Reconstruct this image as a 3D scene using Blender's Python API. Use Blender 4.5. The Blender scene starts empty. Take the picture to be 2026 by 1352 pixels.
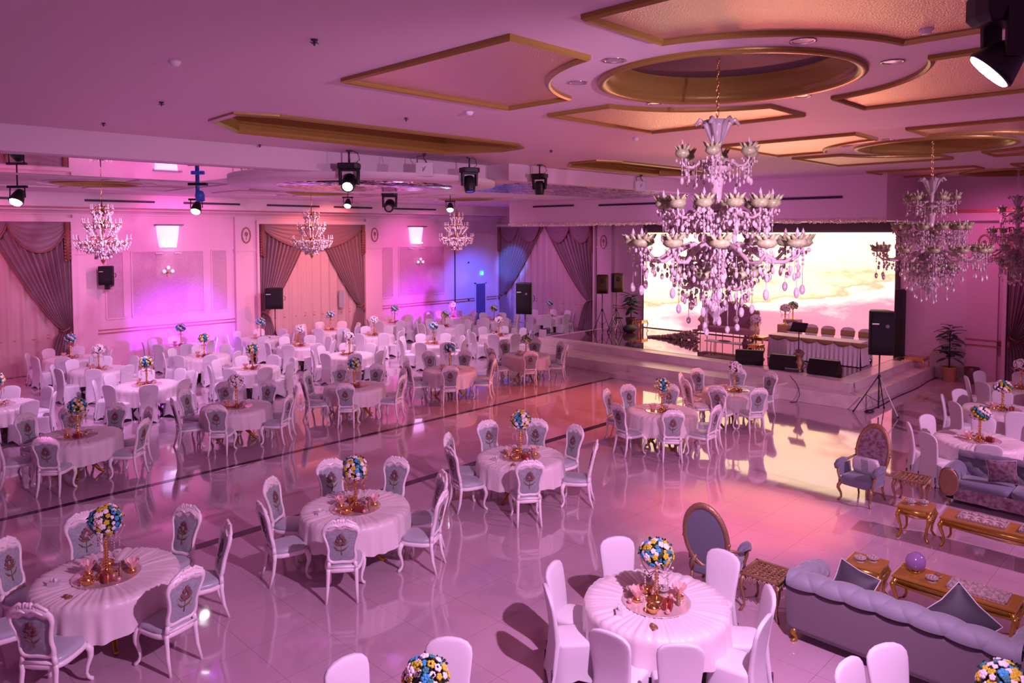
import bpy, bmesh, math, random
from math import sin, cos, pi, sqrt, radians, atan2, degrees
from mathutils import Vector, Matrix
random.seed(7)
S = bpy.context.scene
COL = S.collection

# ------------------------------------------------------------------ camera
H = 4.75
YAW, PITCH, ROLL, FPX, CX, CY = .79315, -.0482, -.0015, 1469.4, 1013.0, 531.5
fw = Vector((sin(YAW)*cos(PITCH), cos(YAW)*cos(PITCH), sin(PITCH)))
rt = Vector((cos(YAW), -sin(YAW), 0)); up = rt.cross(fw)
rt, up = rt*cos(ROLL)+up*sin(ROLL), up*cos(ROLL)-rt*sin(ROLL)
cam_d = bpy.data.cameras.new('camera'); cam = bpy.data.objects.new('camera', cam_d); COL.objects.link(cam)
m = Matrix.Identity(4)
for i in range(3):
    m[i][0] = rt[i]; m[i][1] = up[i]; m[i][2] = -fw[i]
m[2][3] = H
cam.matrix_world = m
cam_d.sensor_width = 36; cam_d.lens = FPX/2026*36
cam_d.shift_x = (1013-CX)/2026; cam_d.shift_y = (CY-676)/2026
cam_d.clip_start = .05; cam_d.clip_end = 200
S.camera = cam

# ------------------------------------------------------------------ world, exposure, lights
w = bpy.data.worlds.new('World'); S.world = w; w.use_nodes = True
w.node_tree.nodes['Background'].inputs[0].default_value = (.62, .16, .52, 1)
w.node_tree.nodes['Background'].inputs[1].default_value = .42
S.view_settings.view_transform = 'Standard'; S.view_settings.look = 'None'
S.view_settings.exposure = .18; S.view_settings.gamma = 1; S.view_settings.use_curve_mapping = False

def spot(name, loc, target, power, color, size=60, blend=.6, rad=.08):
    d = bpy.data.lights.new(name, 'SPOT'); d.energy = power; d.color = color
    d.spot_size = radians(size); d.spot_blend = blend; d.shadow_soft_size = rad
    o = bpy.data.objects.new(name, d); COL.objects.link(o); o.location = loc
    o.rotation_euler = (Vector(target)-Vector(loc)).to_track_quat('-Z', 'Y').to_euler()
    return o
def area(name, loc, target, power, color, sx, sy):
    d = bpy.data.lights.new(name, 'AREA'); d.energy = power; d.color = color; d.shape = 'RECTANGLE'; d.size = sx; d.size_y = sy
    o = bpy.data.objects.new(name, d); COL.objects.link(o); o.location = loc
    o.rotation_euler = (Vector(target)-Vector(loc)).to_track_quat('-Z', 'Y').to_euler()
    return o
# moving head nearest the camera: the key light of the front tables
spot('key_beam', (4.93, 1.02, 5.48), (7.0, 8.0, 0), 1950, (1, .55, 1), 125, .8, .06)
spot('key_beam', (14.5, -3.0, 5.9), (15.5, 7.5, 0), 2300, (1, .50, .92), 95, .8, .07)
spot('beam', (8.9, 13.6, 5.75), (6, 18, .5), 420, (.60, .38, 1), 100, .8, .06)
spot('beam', (13.6, 19.4, 5.6), (13, 24, .5), 1100, (1, .52, .86), 125, .8, .06)
spot('beam', (6.6, 18.8, 5.5), (6, 23.5, .5), 1050, (.92, .48, .98), 125, .8, .06)
spot('beam', (16.9, 19.3, 5.5), (19, 23.5, .5), 850, (1, .52, .95), 125, .8, .06)
# coloured wall washers standing on the floor / fixed under the ceiling, aimed at the walls
spot('wall_wash', (4.0, 24.5, 5.6), (4.5, 28.7, 2.6), 480, (1, .17, .48), 105, .9, .1)
spot('wall_wash', (11.6, 25.2, 1.3), (11.3, 28.7, .9), 1300, (.40, .04, 1), 75, .9, .1)
spot('wall_wash', (10.4, 24.6, 5.6), (10.6, 28.7, 3.2), 420, (1, .10, .62), 110, .9, .1)
spot('wall_wash', (16.8, 24.8, 5.7), (16.9, 28.7, 2.6), 820, (1, .20, .16), 95, .8, .1)
spot('wall_wash', (21.9, 24.8, 5.6), (22.0, 28.7, 2.8), 520, (1, .08, .56), 85, .9, .1)
spot('wall_wash', (22.6, 25.4, 1.3), (22.6, 28.7, 1.0), 700, (.5, .04, 1), 75, .9, .1)
spot('wall_wash', (24.6, 25.2, 4.6), (26.4, 28.7, .9), 1700, (.06, .12, 1), 75, .9, .1)
spot('wall_wash', (24.0, 23.5, 4.9), (28.3, 24.6, 2.6), 260, (.95, .25, .8), 100, .9, .1)
spot('blue_gobo', (20.6, 22.5, 5.6), (28.2, 27.7, 3.1), 6000, (.06, .22, 1), 13, .6, .04)
spot('blue_gobo', (20.6, 22.5, 5.6), (23.7, 28.7, 2.55), 700, (.35, .4, 1), 9, .8, .04)
spot('wall_wash', (24.0, 5.5, 5.8), (26.9, 5.0, 2.6), 200, (1, .16, .55), 120, .9, .1)
spot('orange_beam', (19.0, 10.9, 6.3), (15.5, 12.6, 0), 2300, (1, .20, .08), 66, .9, .1)
spot('orange_beam', (13.2, 3.2, 6.3), (11.45, 5.75, 0), 2500, (1, .20, .12), 33, .85, .05)  # added spot; its pool stands in for a warm reflection on the floor
spot('orange_beam', (19.5, 5.0, 6.2), (15.0, 6.9, 0), 500, (1, .30, .20), 50, .8, .05)
spot('ceiling_fill', (19.2, 8.6, .9), (12.6, 6.6, 6.5), 900, (1, .25, .18), 58, 1, .2)  # added uplight without a fixture, warms the foil panels like screen glow
spot('ceiling_fill', (12.5, 13.6, 1.2), (11.3, 16.6, 6.0), 500, (.7, .25, 1), 60, 1, .2)  # added violet uplight, only brightens the silver ring
spot('ceiling_fill', (3.0, 15.0, 1.2), (9.0, 12.0, 6.5), 160, (1, .25, .7), 120, 1, .2)
spot('ceiling_fill', (20.3, 14.5, 3.2), (23.6, 12.0, 6.2), 180, (.85, .25, 1), 130, 1, .2)

# ------------------------------------------------------------------ materials
def mat(name, col, rough=.5, metal=0, emit=None, es=0, trans=0, bump=None, sheen=0, coat=0, spec=None, col2=None, nscale=8, bscale=40, alpha=None):
    M = bpy.data.materials.new(name); M.use_nodes = True; nt = M.node_tree; b = nt.nodes['Principled BSDF']
    b.inputs['Base Color'].default_value = (*col, 1); b.inputs['Roughness'].default_value = rough; b.inputs['Metallic'].default_value = metal
    if emit: b.inputs['Emission Color'].default_value = (*emit, 1); b.inputs['Emission Strength'].default_value = es
    if trans: b.inputs['Transmission Weight'].default_value = trans
    if sheen: b.inputs['Sheen Weight'].default_value = sheen
    if coat: b.inputs['Coat Weight'].default_value = coat
    if spec is not None: b.inputs['Specular IOR Level'].default_value = spec
    tc = nt.nodes.new('ShaderNodeTexCoord')
    if col2:
        n = nt.nodes.new('ShaderNodeTexNoise'); n.inputs['Scale'].default_value = nscale; n.inputs['Detail'].default_value = 5
        nt.links.new(tc.outputs['Object'], n.inputs['Vector'])
        r = nt.nodes.new('ShaderNodeValToRGB'); r.color_ramp.elements[0].position = .35; r.color_ramp.elements[1].position = .65
        r.color_ramp.elements[0].color = (*col, 1); r.color_ramp.elements[1].color = (*col2, 1)
        nt.links.new(n.outputs['Fac'], r.inputs['Fac']); nt.links.new(r.outputs['Color'], b.inputs['Base Color'])
    if bump:
        n = nt.nodes.new('ShaderNodeTexNoise'); n.inputs['Scale'].default_value = bscale; n.inputs['Detail'].default_value = 4
        nt.links.new(tc.outputs['Object'], n.inputs['Vector'])
        bp = nt.nodes.new('ShaderNodeBump'); bp.inputs['Strength'].default_value = bump; bp.inputs['Distance'].default_value = .02
        nt.links.new(n.outputs['Fac'], bp.inputs['Height']); nt.links.new(bp.outputs['Normal'], b.inputs['Normal'])
    return M
PLASTER = mat('plaster', (.74, .60, .66), .6, bump=.03, bscale=20)
WALL = mat('cream_wall', (.72, .53, .58), .55)
WALLPAPER = mat('damask_wallpaper', (.50, .34, .40), .45, col2=(.58, .41, .46), nscale=22)
GOLDTRIM = mat('antique_gold_paint', (.36, .25, .05), .34, .4, bump=.1, bscale=30)
REDTRIM = mat('rose_gilt_trim', (.45, .14, .09), .45, .2)
FOIL = mat('champagne_foil', (.86, .66, .50), .29, 1, bump=.75, bscale=60)
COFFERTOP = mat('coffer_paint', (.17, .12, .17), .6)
SILVERMIR = mat('hammered_silver', (.75, .72, .78), .08, 1, bump=1.0, bscale=9)
MIRROR = mat('mirror_ceiling', (.80, .74, .80), .03, 1)
DARK = mat('matte_black', (.012, .008, .012), .55)
BLACKPL = mat('black_plastic', (.006, .005, .007), .45)
GRILLE = mat('speaker_grille', (.006, .005, .007), .8, bump=.4, bscale=160)
CHROME = mat('chrome', (.75, .72, .75), .15, 1)
STEEL = mat('painted_steel', (.08, .06, .08), .4, .6)
VENT = mat('vent_black', (.03, .02, .04), .6)
WHITEPL = mat('white_plastic', (.75, .72, .75), .4)
CHAIRPAINT = mat('white_lacquer', (.88, .78, .82), .3, coat=.3)
GREYFAB = mat('silver_grey_fabric', (.27, .28, .32), .6, sheen=.3, col2=(.36, .37, .41), nscale=35)
SEATFAB = mat('satin_grey_seat', (.42, .44, .50), .3, sheen=.2)
ROSE = mat('rose_embroidery', (.19, .08, .09), .7)
LEAFEMB = mat('olive_embroidery', (.18, .13, .07), .7)
COVER = mat('white_stretch_cover', (.70, .64, .70), .6, bump=.05, bscale=12)
CLOTH = mat('satin_tablecloth', (.76, .64, .68), .42, sheen=.3, bump=.08, bscale=10)
GOLD = mat('bright_gold', (.85, .50, .18), .2, 1)
GOLDW = mat('gilt_wood', (.50, .29, .05), .3, .75, bump=.15, bscale=25)
BRONZEW = mat('bronze_carved_wood', (.36, .20, .12), .38, .5, bump=.5, bscale=45)
ORANGEW = mat('amber_veneer_top', (.38, .17, .03), .22, coat=.5)
GLASSP = mat('glass_plate', (.80, .62, .62), .08, .35)
CRYSTAL = mat('crystal', (.95, .86, .90), .07, 0, trans=.72)
CRYSTALW = mat('frosted_crystal', (.72, .58, .58), .12, 0, trans=.42)
CUPGLASS = mat('opal_green_glass', (.24, .27, .12), .3, col2=(.38, .38, .22), nscale=30)
GREEN = mat('dark_foliage', (.012, .035, .012), .6)
LEAF = mat('plant_leaf', (.02, .06, .03), .45)
FB = mat('blue_petals', (.04, .30, .55), .6); FY = mat('yellow_petals', (.55, .44, .02), .6)
FW_ = mat('white_petals', (.85, .72, .75), .6); FT = mat('teal_petals', (.03, .22, .24), .6)
FO = mat('orchid_petals', (.90, .88, .95), .5)
REDBOX = mat('crimson_box', (.22, .02, .03), .35); PINKW = mat('pink_wrap', (.80, .42, .42), .35, trans=.2)
GREYSOFA = mat('lilac_grey_velvet', (.24, .235, .29), .65, sheen=.4)
SLATE = mat('slate_blue_velvet', (.13, .125, .19), .65, sheen=.4)
DARKSOFA = mat('slate_velvet', (.14, .12, .18), .65, sheen=.5)
CUSH = mat('charcoal_cushion', (.035, .028, .045), .6, sheen=.3)
BROCADE = mat('brocade', (.34, .27, .32), .45, col2=(.18, .06, .10), nscale=16)
STRIPE = mat('pale_satin', (.60, .55, .62), .4)
MARBLE = mat('marble', (.78, .64, .64), .25, col2=(.68, .54, .55), nscale=2.5)
STAGEFL = mat('stage_gloss_floor', (.10, .045, .06), .05, coat=.5)
CURTAIN = mat('mauve_drape', (.21, .125, .145), .45, sheen=.4)
FRINGE = mat('bronze_fringe', (.26, .10, .07), .6, bump=.6, bscale=60)
SHEER = mat('sheer_curtain', (.52, .38, .37), .7)
CARPET = mat('grey_carpet', (.32, .30, .36), .9, bump=.3, bscale=60, col2=(.24, .22, .28), nscale=10)
LENS = mat('lit_lens', (1, 1, 1), .3, emit=(1, .93, 1), es=14)
LENSB = mat('blue_lit_lens', (1, 1, 1), .3, emit=(.75, .85, 1), es=14)
LENSPALE = mat('blue_glass', (.03, .05, .4), .2, emit=(.02, .08, .8), es=.5)
BLUEBODY = mat('blue_lit_body', (.03, .1, .5), .4)
EXITM = mat('exit_green', (.02, .3, .1), .4, emit=(.05, .8, .3), es=1.2)
EXITW = mat('exit_white', (.9, .9, .9), .4, emit=(.7, 1, .8), es=1.5)
LAMPGLOW = mat('lit_wall_shade', (.9, .8, .95), .5, emit=(.62, .50, 1), es=1.1)
LAMPHOT = mat('bulb_glow', (1, 1, 1), .5, emit=(1, .85, 1), es=2.2)
SCONCE = mat('sconce_glass', (.95, .8, .95), .3, emit=(1, .65, .95), es=.9)
SASHG = mat('gold_sash', (.42, .28, .12), .35, .4)
BALLM = mat('purple_ceramic', (.30, .16, .38), .15, coat=.6)
BROWNOR = mat('brown_pot', (.10, .04, .04), .4); TANPOT = mat('ochre_pot', (.45, .24, .12), .45)
WHITETXT = mat('white_print', (.7, .65, .7), .4, emit=(.5, .45, .5), es=.2)

def floor_mat():
    M = bpy.data.materials.new('polished_tile'); M.use_nodes = True; nt = M.node_tree; b = nt.nodes['Principled BSDF']
    g = nt.nodes.new('ShaderNodeNewGeometry'); sp = nt.nodes.new('ShaderNodeSeparateXYZ'); nt.links.new(g.outputs['Position'], sp.inputs[0])
    def math_(op, a, b_=None):
        n = nt.nodes.new('ShaderNodeMath'); n.operation = op
        for i, v in enumerate((a, b_)):
            if v is None: continue
            if isinstance(v, (int, float)): n.inputs[i].default_value = v
            else: nt.links.new(v, n.inputs[i])
        return n.outputs[0]
    def line(ax, off):
        t = math_('DIVIDE', math_('SUBTRACT', sp.outputs[ax], off), .803)
        fr = math_('FRACT', math_('ADD', t, 100.5))
        return math_('LESS_THAN', math_('ABSOLUTE', math_('SUBTRACT', fr, .5)), .0036)
    grout = math_('MAXIMUM', line(0, 3.793), line(1, 7.135))
    n = nt.nodes.new('ShaderNodeTexNoise'); n.inputs['Scale'].default_value = .9; n.inputs['Detail'].default_value = 6
    nt.links.new(g.outputs['Position'], n.inputs['Vector'])
    r = nt.nodes.new('ShaderNodeValToRGB'); r.color_ramp.elements[0].position = .3; r.color_ramp.elements[1].position = .7
    r.color_ramp.elements[0].color = (.48, .31, .40, 1); r.color_ramp.elements[1].color = (.55, .36, .46, 1)
    nt.links.new(n.outputs['Fac'], r.inputs['Fac'])
    mx = nt.nodes.new('ShaderNodeMix'); mx.data_type = 'RGBA'; nt.links.new(grout, mx.inputs[0]); nt.links.new(r.outputs[0], mx.inputs[6]); mx.inputs[7].default_value = (.30, .20, .25, 1)
    nt.links.new(mx.outputs[2], b.inputs['Base Color'])
    b.inputs['Roughness'].default_value = .06; b.inputs['IOR'].default_value = 1.62; b.inputs['Coat Weight'].default_value = .6; b.inputs['Coat IOR'].default_value = 1.5; b.inputs['Coat Roughness'].default_value = .03
    n2 = nt.nodes.new('ShaderNodeTexNoise'); n2.inputs['Scale'].default_value = 1.6
    nt.links.new(g.outputs['Position'], n2.inputs['Vector'])
    bp = nt.nodes.new('ShaderNodeBump'); bp.inputs['Strength'].default_value = .03; bp.inputs['Distance'].default_value = .05
    nt.links.new(n2.outputs['Fac'], bp.inputs['Height']); nt.links.new(bp.outputs['Normal'], b.inputs['Normal'])
    return M
def hammered():
    M = bpy.data.materials.new('silver_mosaic'); M.use_nodes = True; nt = M.node_tree; b = nt.nodes['Principled BSDF']; b.inputs['Metallic'].default_value = 1; b.inputs['Roughness'].default_value = .2
    tc = nt.nodes.new('ShaderNodeTexCoord'); n = nt.nodes.new('ShaderNodeTexNoise'); n.inputs['Scale'].default_value = 3.6; n.inputs['Detail'].default_value = 1.5; n.inputs['Distortion'].default_value = 1.6
    nt.links.new(tc.outputs['Object'], n.inputs['Vector'])
    r = nt.nodes.new('ShaderNodeValToRGB'); e = r.color_ramp.elements; e[0].position = .46; e[0].color = (.05, .02, .07, 1); e[1].position = .54; e[1].color = (1, .95, 1, 1)
    nt.links.new(n.outputs['Fac'], r.inputs['Fac']); nt.links.new(r.outputs[0], b.inputs['Base Color'])
    bp = nt.nodes.new('ShaderNodeBump'); bp.inputs['Strength'].default_value = .5; bp.inputs['Distance'].default_value = .05; nt.links.new(n.outputs['Fac'], bp.inputs['Height']); nt.links.new(bp.outputs['Normal'], b.inputs['Normal'])
    return M
SILVERMIR = hammered()
FLOOR = floor_mat(); STRIPEM = mat('dark_granite', (.035, .015, .03), .12)

def screen_mat():
    # picture shown on the LED wall: bright cloudscape, cream above, pink below
    M = bpy.data.materials.new('led_cloudscape'); M.use_nodes = True; nt = M.node_tree
    for n in list(nt.nodes): nt.nodes.remove(n)
    out = nt.nodes.new('ShaderNodeOutputMaterial'); em = nt.nodes.new('ShaderNodeEmission'); nt.links.new(em.outputs[0], out.inputs[0])
    g = nt.nodes.new('ShaderNodeNewGeometry'); mp = nt.nodes.new('ShaderNodeMapping'); nt.links.new(g.outputs['Position'], mp.inputs[0])
    mp.inputs['Scale'].default_value = (1, .30, .95); mp.inputs['Location'].default_value = (0, .4, .2)
    n = nt.nodes.new('ShaderNodeTexNoise'); n.inputs['Scale'].default_value = 1.0; n.inputs['Detail'].default_value = 6; n.inputs['Roughness'].default_value = .55
    nt.links.new(mp.outputs[0], n.inputs['Vector'])
    sp = nt.nodes.new('ShaderNodeSeparateXYZ'); nt.links.new(g.outputs['Position'], sp.inputs[0])
    def M2(op, a, b_):
        k = nt.nodes.new('ShaderNodeMath'); k.operation = op
        for i, v in enumerate((a, b_)):
            if isinstance(v, (int, float)): k.inputs[i].default_value = v
            else: nt.links.new(v, k.inputs[i])
        return k.outputs[0]
    zz = M2('DIVIDE', M2('SUBTRACT', sp.outputs[2], .62), 4.13)
    # clouds lie lower on the left half (high Y)
    lift = M2('MULTIPLY', M2('SUBTRACT', sp.outputs[1], 12.6), .045)
    t = M2('ADD', M2('ADD', M2('ADD', zz, .045), lift), M2('MULTIPLY', M2('SUBTRACT', n.outputs['Fac'], .5), .85))
    r = nt.nodes.new('ShaderNodeValToRGB'); nt.links.new(t, r.inputs[0]); e = r.color_ramp.elements
    e[0].position = .0; e[0].color = (.55, .17, .20, 1); e[1].position = 1; e[1].color = (1, .72, .44, 1)
    for p, c in ((.14, (.62, .15, .22, 1)), (.27, (.56, .17, .24, 1)), (.35, (.80, .42, .40, 1)), (.43, (1, .64, .48, 1)), (.48, (.60, .28, .18, 1)), (.55, (1, .62, .36, 1)), (.78, (1, .70, .44, 1))):
        x = e.new(p); x.color = c
    nt.links.new(r.outputs[0], em.inputs[0]); em.inputs[1].default_value = 2.1
    return M
SCREEN = screen_mat()

# ------------------------------------------------------------------ mesh builder
class MB:
    def __init__(s): s.v = []; s.f = []; s.mi = []; s.m = 0; s.sm = []
    def add(s, vs, fs, smooth=True, M=None):
        o = len(s.v)
        for p in vs:
            p = Vector(p)
            s.v.append(tuple(M @ p if M else p))
        for f in fs: s.f.append(tuple(i+o for i in f)); s.mi.append(s.m); s.sm.append(smooth)
        return s
    def box(s, x0, x1, y0, y1, z0, z1, M=None):
        vs = [(x, y, z) for z in (z0, z1) for y in (y0, y1) for x in (x0, x1)]
        return s.add(vs, [(0, 2, 3, 1), (4, 5, 7, 6), (0, 1, 5, 4), (2, 6, 7, 3), (0, 4, 6, 2), (1, 3, 7, 5)], False, M)
    def loft(s, rings, closed=True, cap0=True, cap1=True, smooth=True, M=None):
        n = len(rings[0]); vs = [p for r in rings for p in r]; fs = []
        for i in range(len(rings)-1):
            for j in range(n if closed else n-1):
                k = (j+1) % n
                fs.append((i*n+j, i*n+k, (i+1)*n+k, (i+1)*n+j))
        if cap0: fs.append(tuple(range(n-1, -1, -1)))
        if cap1: fs.append(tuple((len(rings)-1)*n+j for j in range(n)))
        return s.add(vs, fs, smooth, M)
    def tube(s, pts, rad, n=8, M=None, cap=True):
        pts = [Vector(p) for p in pts]; rad = rad if isinstance(rad, (list, tuple)) else [rad]*len(pts)
        rings = []; prev = None
        for i, p in enumerate(pts):
            t = (pts[min(i+1, len(pts)-1)]-pts[max(i-1, 0)]); t = t.normalized() if t.length > 1e-9 else Vector((0, 0, 1))
            a = prev if prev else (Vector((1, 0, 0)) if abs(t.x) < .9 else Vector((0, 1, 0)))
            a = (a - t*a.dot(t)).normalized(); b = t.cross(a); prev = a
            rings.append([p+a*cos(2*pi*j/n)*rad[i]+b*sin(2*pi*j/n)*rad[i] for j in range(n)])
        return s.loft(rings, True, cap, cap, True, M)
    def lathe(s, prof, c=(0, 0, 0), n=24, M=None, cap=True):
        c = Vector(c)
        rings = [[c+Vector((r*cos(2*pi*j/n), r*sin(2*pi*j/n), z)) for j in range(n)] for r, z in prof]
        return s.loft(rings, True, cap, cap, True, M)
    def ball(s, c, r, sc=(1, 1, 1), nu=8, nv=6, M=None):
        vs = [(c[0], c[1], c[2]-r*sc[2])]; fs = []
        for i in range(1, nv):
            ph = -pi/2+pi*i/nv
            for j in range(nu):
                th = 2*pi*j/nu
                vs.append((c[0]+r*sc[0]*cos(ph)*cos(th), c[1]+r*sc[1]*cos(ph)*sin(th), c[2]+r*sc[2]*sin(ph)))
        vs.append((c[0], c[1], c[2]+r*sc[2])); L = len(vs)-1
        for j in range(nu):
            k = (j+1) % nu; fs.append((0, 1+k, 1+j)); fs.append((L, L-nu+j, L-nu+k))
            for i in range(nv-2): a = 1+i*nu; fs.append((a+j, a+k, a+nu+k, a+nu+j))
        return s.add(vs, fs, True, M)
    def grid(s, fn, nu, nv, M=None, smooth=True):
        vs = [fn(i/nu, j/nv) for j in range(nv+1) for i in range(nu+1)]
        fs = [(j*(nu+1)+i, j*(nu+1)+i+1, (j+1)*(nu+1)+i+1, (j+1)*(nu+1)+i) for j in range(nv) for i in range(nu)]
        return s.add(vs, fs, smooth, M)
    def prism(s, pts, z0, z1, M=None):
        n = len(pts); vs = [(x, y, z0) for x, y in pts]+[(x, y, z1) for x, y in pts]
        fs = [tuple(range(n-1, -1, -1)), tuple(range(n, 2*n))]+[(i, (i+1) % n, n+(i+1) % n, n+i) for i in range(n)]
        return s.add(vs, fs, False, M)
    def build(s, name, mats, parent=None, bevel=0, solid=0):
        me = bpy.data.meshes.new(name); me.from_pydata(s.v, [], s.f)
        if not isinstance(mats, (list, tuple)): mats = [mats]
        for k in mats: me.materials.append(k)
        for i, p in enumerate(me.polygons): p.material_index = s.mi[i]; p.use_smooth = s.sm[i]
        bm = bmesh.new(); bm.from_mesh(me); bmesh.ops.recalc_face_normals(bm, faces=bm.faces)
        if bevel:
            bmesh.ops.remove_doubles(bm, verts=bm.verts, dist=1e-5)
            bmesh.ops.bevel(bm, geom=[e for e in bm.edges if e.calc_face_angle(0) > .6], offset=bevel, segments=2, affect='EDGES', profile=.6)
        bm.to_mesh(me); bm.free()
        o = bpy.data.objects.new(name, me); COL.objects.link(o)
        if parent: o.parent = parent
        if solid:
            md = o.modifiers.new('thickness', 'SOLIDIFY'); md.thickness = solid
        return o
def tag(o, label=None, cat=None, group=None, kind=None):
    if label: o['label'] = label
    if cat: o['category'] = cat
    if group: o['group'] = group
    if kind: o['kind'] = kind
    return o
def thing(name, label, cat, loc=(0, 0, 0), rz=0, group=None):
    o = bpy.data.objects.new(name, None); COL.objects.link(o); o.location = loc; o.rotation_euler = (0, 0, rz)
    o.empty_display_size = .1
    return tag(o, label, cat, group)
KIDS = {}
def kids(o):
    if o.name not in KIDS: KIDS[o.name] = [c for c in bpy.data.objects if c.parent == o]
    return KIDS[o.name]
def dup(o, loc=None, rz=None, label=None, group=None, parent=None, cat=None):
    c = o.copy(); COL.objects.link(c)
    if parent: c.parent = parent
    if loc is not None: c.location = loc
    if rz is not None: c.rotation_euler = (0, 0, rz)
    if label: c['label'] = label
    if group: c['group'] = group
    if cat: c['category'] = cat
    for k in kids(o): dup(k, parent=c)
    return c
USED = set()
def inst(proto, *a, **k):   # the first use moves the prototype itself (after a pristine copy was registered)
    return dup(proto, *a, **k)
PROTOS = []
def proto(o): PROTOS.append(o); return o
def drop(o):
    for k in list(kids(o)): drop(k)
    bpy.data.objects.remove(o)
def struct(name, mb, m_, bevel=0, parent=None):
    o = mb.build(name, m_, parent, bevel); 
    if not parent: o['kind'] = 'structure'
    return o
def catmull(pts, n, closed=True):
    P = [Vector(p) for p in pts]; N = len(P); out = []; seg = N if closed else N-1
    for i in range(seg):
        g = lambda k: P[k % N] if closed else P[max(0, min(N-1, k))]
        a, b, c, d = g(i-1), g(i), g(i+1), g(i+2)
        for j in range(n):
            t = j/n
            out.append(.5*((2*b)+(c-a)*t+(2*a-5*b+4*c-d)*t*t+(3*b-a-3*c+d)*t**3))
    if not closed: out.append(P[-1])
    return out
T = Matrix.Translation
def RZ(a): return Matrix.Rotation(a, 4, 'Z')
def RX(a): return Matrix.Rotation(a, 4, 'X')
def RY(a): return Matrix.Rotation(a, 4, 'Y')

# ================================================================== SETTING
YW = 28.76; XF = 28.3; XR = 27.0; C = 6.5; ZL = 6.07
b = MB(); b.box(-7, 29.5, -9, 30, -.12, 0); struct('floor', b, FLOOR)
b = MB(); b.box(-7, 19.7, 14.47, 14.61, .0, .003); struct('trim_1', b, STRIPEM)
b = MB(); b.box(2.2, 19.7, 11.05, 11.24, .0, .003); struct('trim_2', b, STRIPEM)
b = MB(); b.box(-7, 29, YW, YW+.25, 0, 7.2); struct('wall_left', b, WALL)
b = MB(); b.box(XF, XF+.25, 7.2, YW, 0, 7.2); struct('wall_far', b, WALL)
b = MB(); b.box(XR, XR+.25, -9, 8.4, 0, 7.2); b.box(XR+.25, XF, 8.2, 8.4, 0, 7.2); struct('wall_right', b, PLASTER)

# ---- ceiling with coffers
def circ(c, r, n=72, a0=0): return [(c[0]+r*cos(a0+2*pi*i/n), c[1]+r*sin(a0+2*pi*i/n)) for i in range(n)]
def holed(name, outer, holes, z, m_, dirz=-1):
    bm = bmesh.new(); es = []
    for L in [outer]+holes:
        vs = [bm.verts.new((x, y, z)) for x, y in L]
        for i in range(len(vs)): es.append(bm.edges.new((vs[i], vs[(i+1) % len(vs)])))
    bmesh.ops.triangle_fill(bm, use_beauty=True, edges=es, normal=(0, 0, dirz))
    me = bpy.data.meshes.new(name); bm.to_mesh(me); bm.free(); me.materials.append(m_)
    o = bpy.data.objects.new(name, me); COL.objects.link(o); o['kind'] = 'structure'; return o
MODS = [(7.8, 4.25), (16.65, 4.5), (25.55, 4.7), (7.8, -4.6), (16.65, -4.4)]
RC = 1.36
coffA = [(5.03, 11.4), (4.98, 10.5), (5.5, 10.3), (10.5, 10.25), (11.0, 10.6), (11.1, 11.2), (10.55, 12.45), (5.85, 12.3)]
coffB = [(14.35, 12.0), (14.3, 11.2), (14.9, 10.95), (19.0, 10.95), (19.5, 11.3), (19.7, 12.1), (19.2, 12.65), (15.0, 12.6)]
def clip_c(c): return [p for p in circ(c, RC)]
holed('ceiling', [(-7, -9), (XF, -9), (XF, 13.3), (13.4, 13.3), (13.4, 14.1), (-7, 14.1)],
      [clip_c(c) for c in MODS]+[coffA, coffB], C, PLASTER)
k = 1
def trim(b, m_, bevel=0):
    global NT; NT += 1; return struct('trim_%d' % NT, b, m_, bevel)
NT = 2
for c in MODS:
    b = MB(); prof = [(RC+.10, 0), (RC+.10, -.035), (RC+.05, -.055), (RC, -.03), (RC-.02, .02), (RC-.03, .08), (RC-.07, .09), (RC-.08, .15), (RC-.11, .16), (RC-.12, .24), (RC-.14, .26)]
    b.lathe([(r, C+z) for r, z in prof], (c[0], c[1], 0), 72, cap=False); trim(b, GOLDTRIM)
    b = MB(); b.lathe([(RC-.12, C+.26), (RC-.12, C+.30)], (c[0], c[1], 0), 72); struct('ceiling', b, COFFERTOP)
def offset(L, d):
    n = len(L); out = []; A = sum(L[i][0]*L[(i+1) % n][1]-L[(i+1) % n][0]*L[i][1] for i in range(n)); sg = 1 if A > 0 else -1
    for i in range(n):
        p, q, r = Vector(L[i-1]), Vector(L[i]), Vector(L[(i+1) % n])
        a = (q-p).normalized(); c_ = (r-q).normalized(); na = Vector((-a.y, a.x))*sg; nc = Vector((-c_.y, c_.x))*sg
        mm = (na+nc); mm = mm.normalized() if mm.length > 1e-6 else na
        out.append(tuple(q+mm*(d/max(.4, mm.dot(na)))))
    return out
def moulding(L, wdt, prof_z, M=None):
    b = MB(); rings = []
    for t, z in prof_z: rings.append([(x, y, z) for x, y in offset(L, wdt*t)])
    n = len(L); vs = [p for r in rings for p in r]; fs = []
    for i in range(len(rings)-1):
        for j in range(n): kk = (j+1) % n; fs.append((i*n+j, i*n+kk, (i+1)*n+kk, (i+1)*n+j))
    b.add(vs, fs, False); return b
def panel(L):
    trim(moulding(L, .068, [(0, C), (0, C-.04), (.35, C-.06), (.7, C-.05), (1, C-.025), (1, C-.004)]), GOLDTRIM)
    b = MB(); L2 = offset(L, .067); b.prism(L2, C-.014, C-.004)
    trim(b, FOIL)
RA = 2.0
def arcpts(c, a0, a1, n=16): return [(c[0]+RA*cos(a0+(a1-a0)*i/n), c[1]+RA*sin(a0+(a1-a0)*i/n)) for i in range(n+1)]
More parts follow.
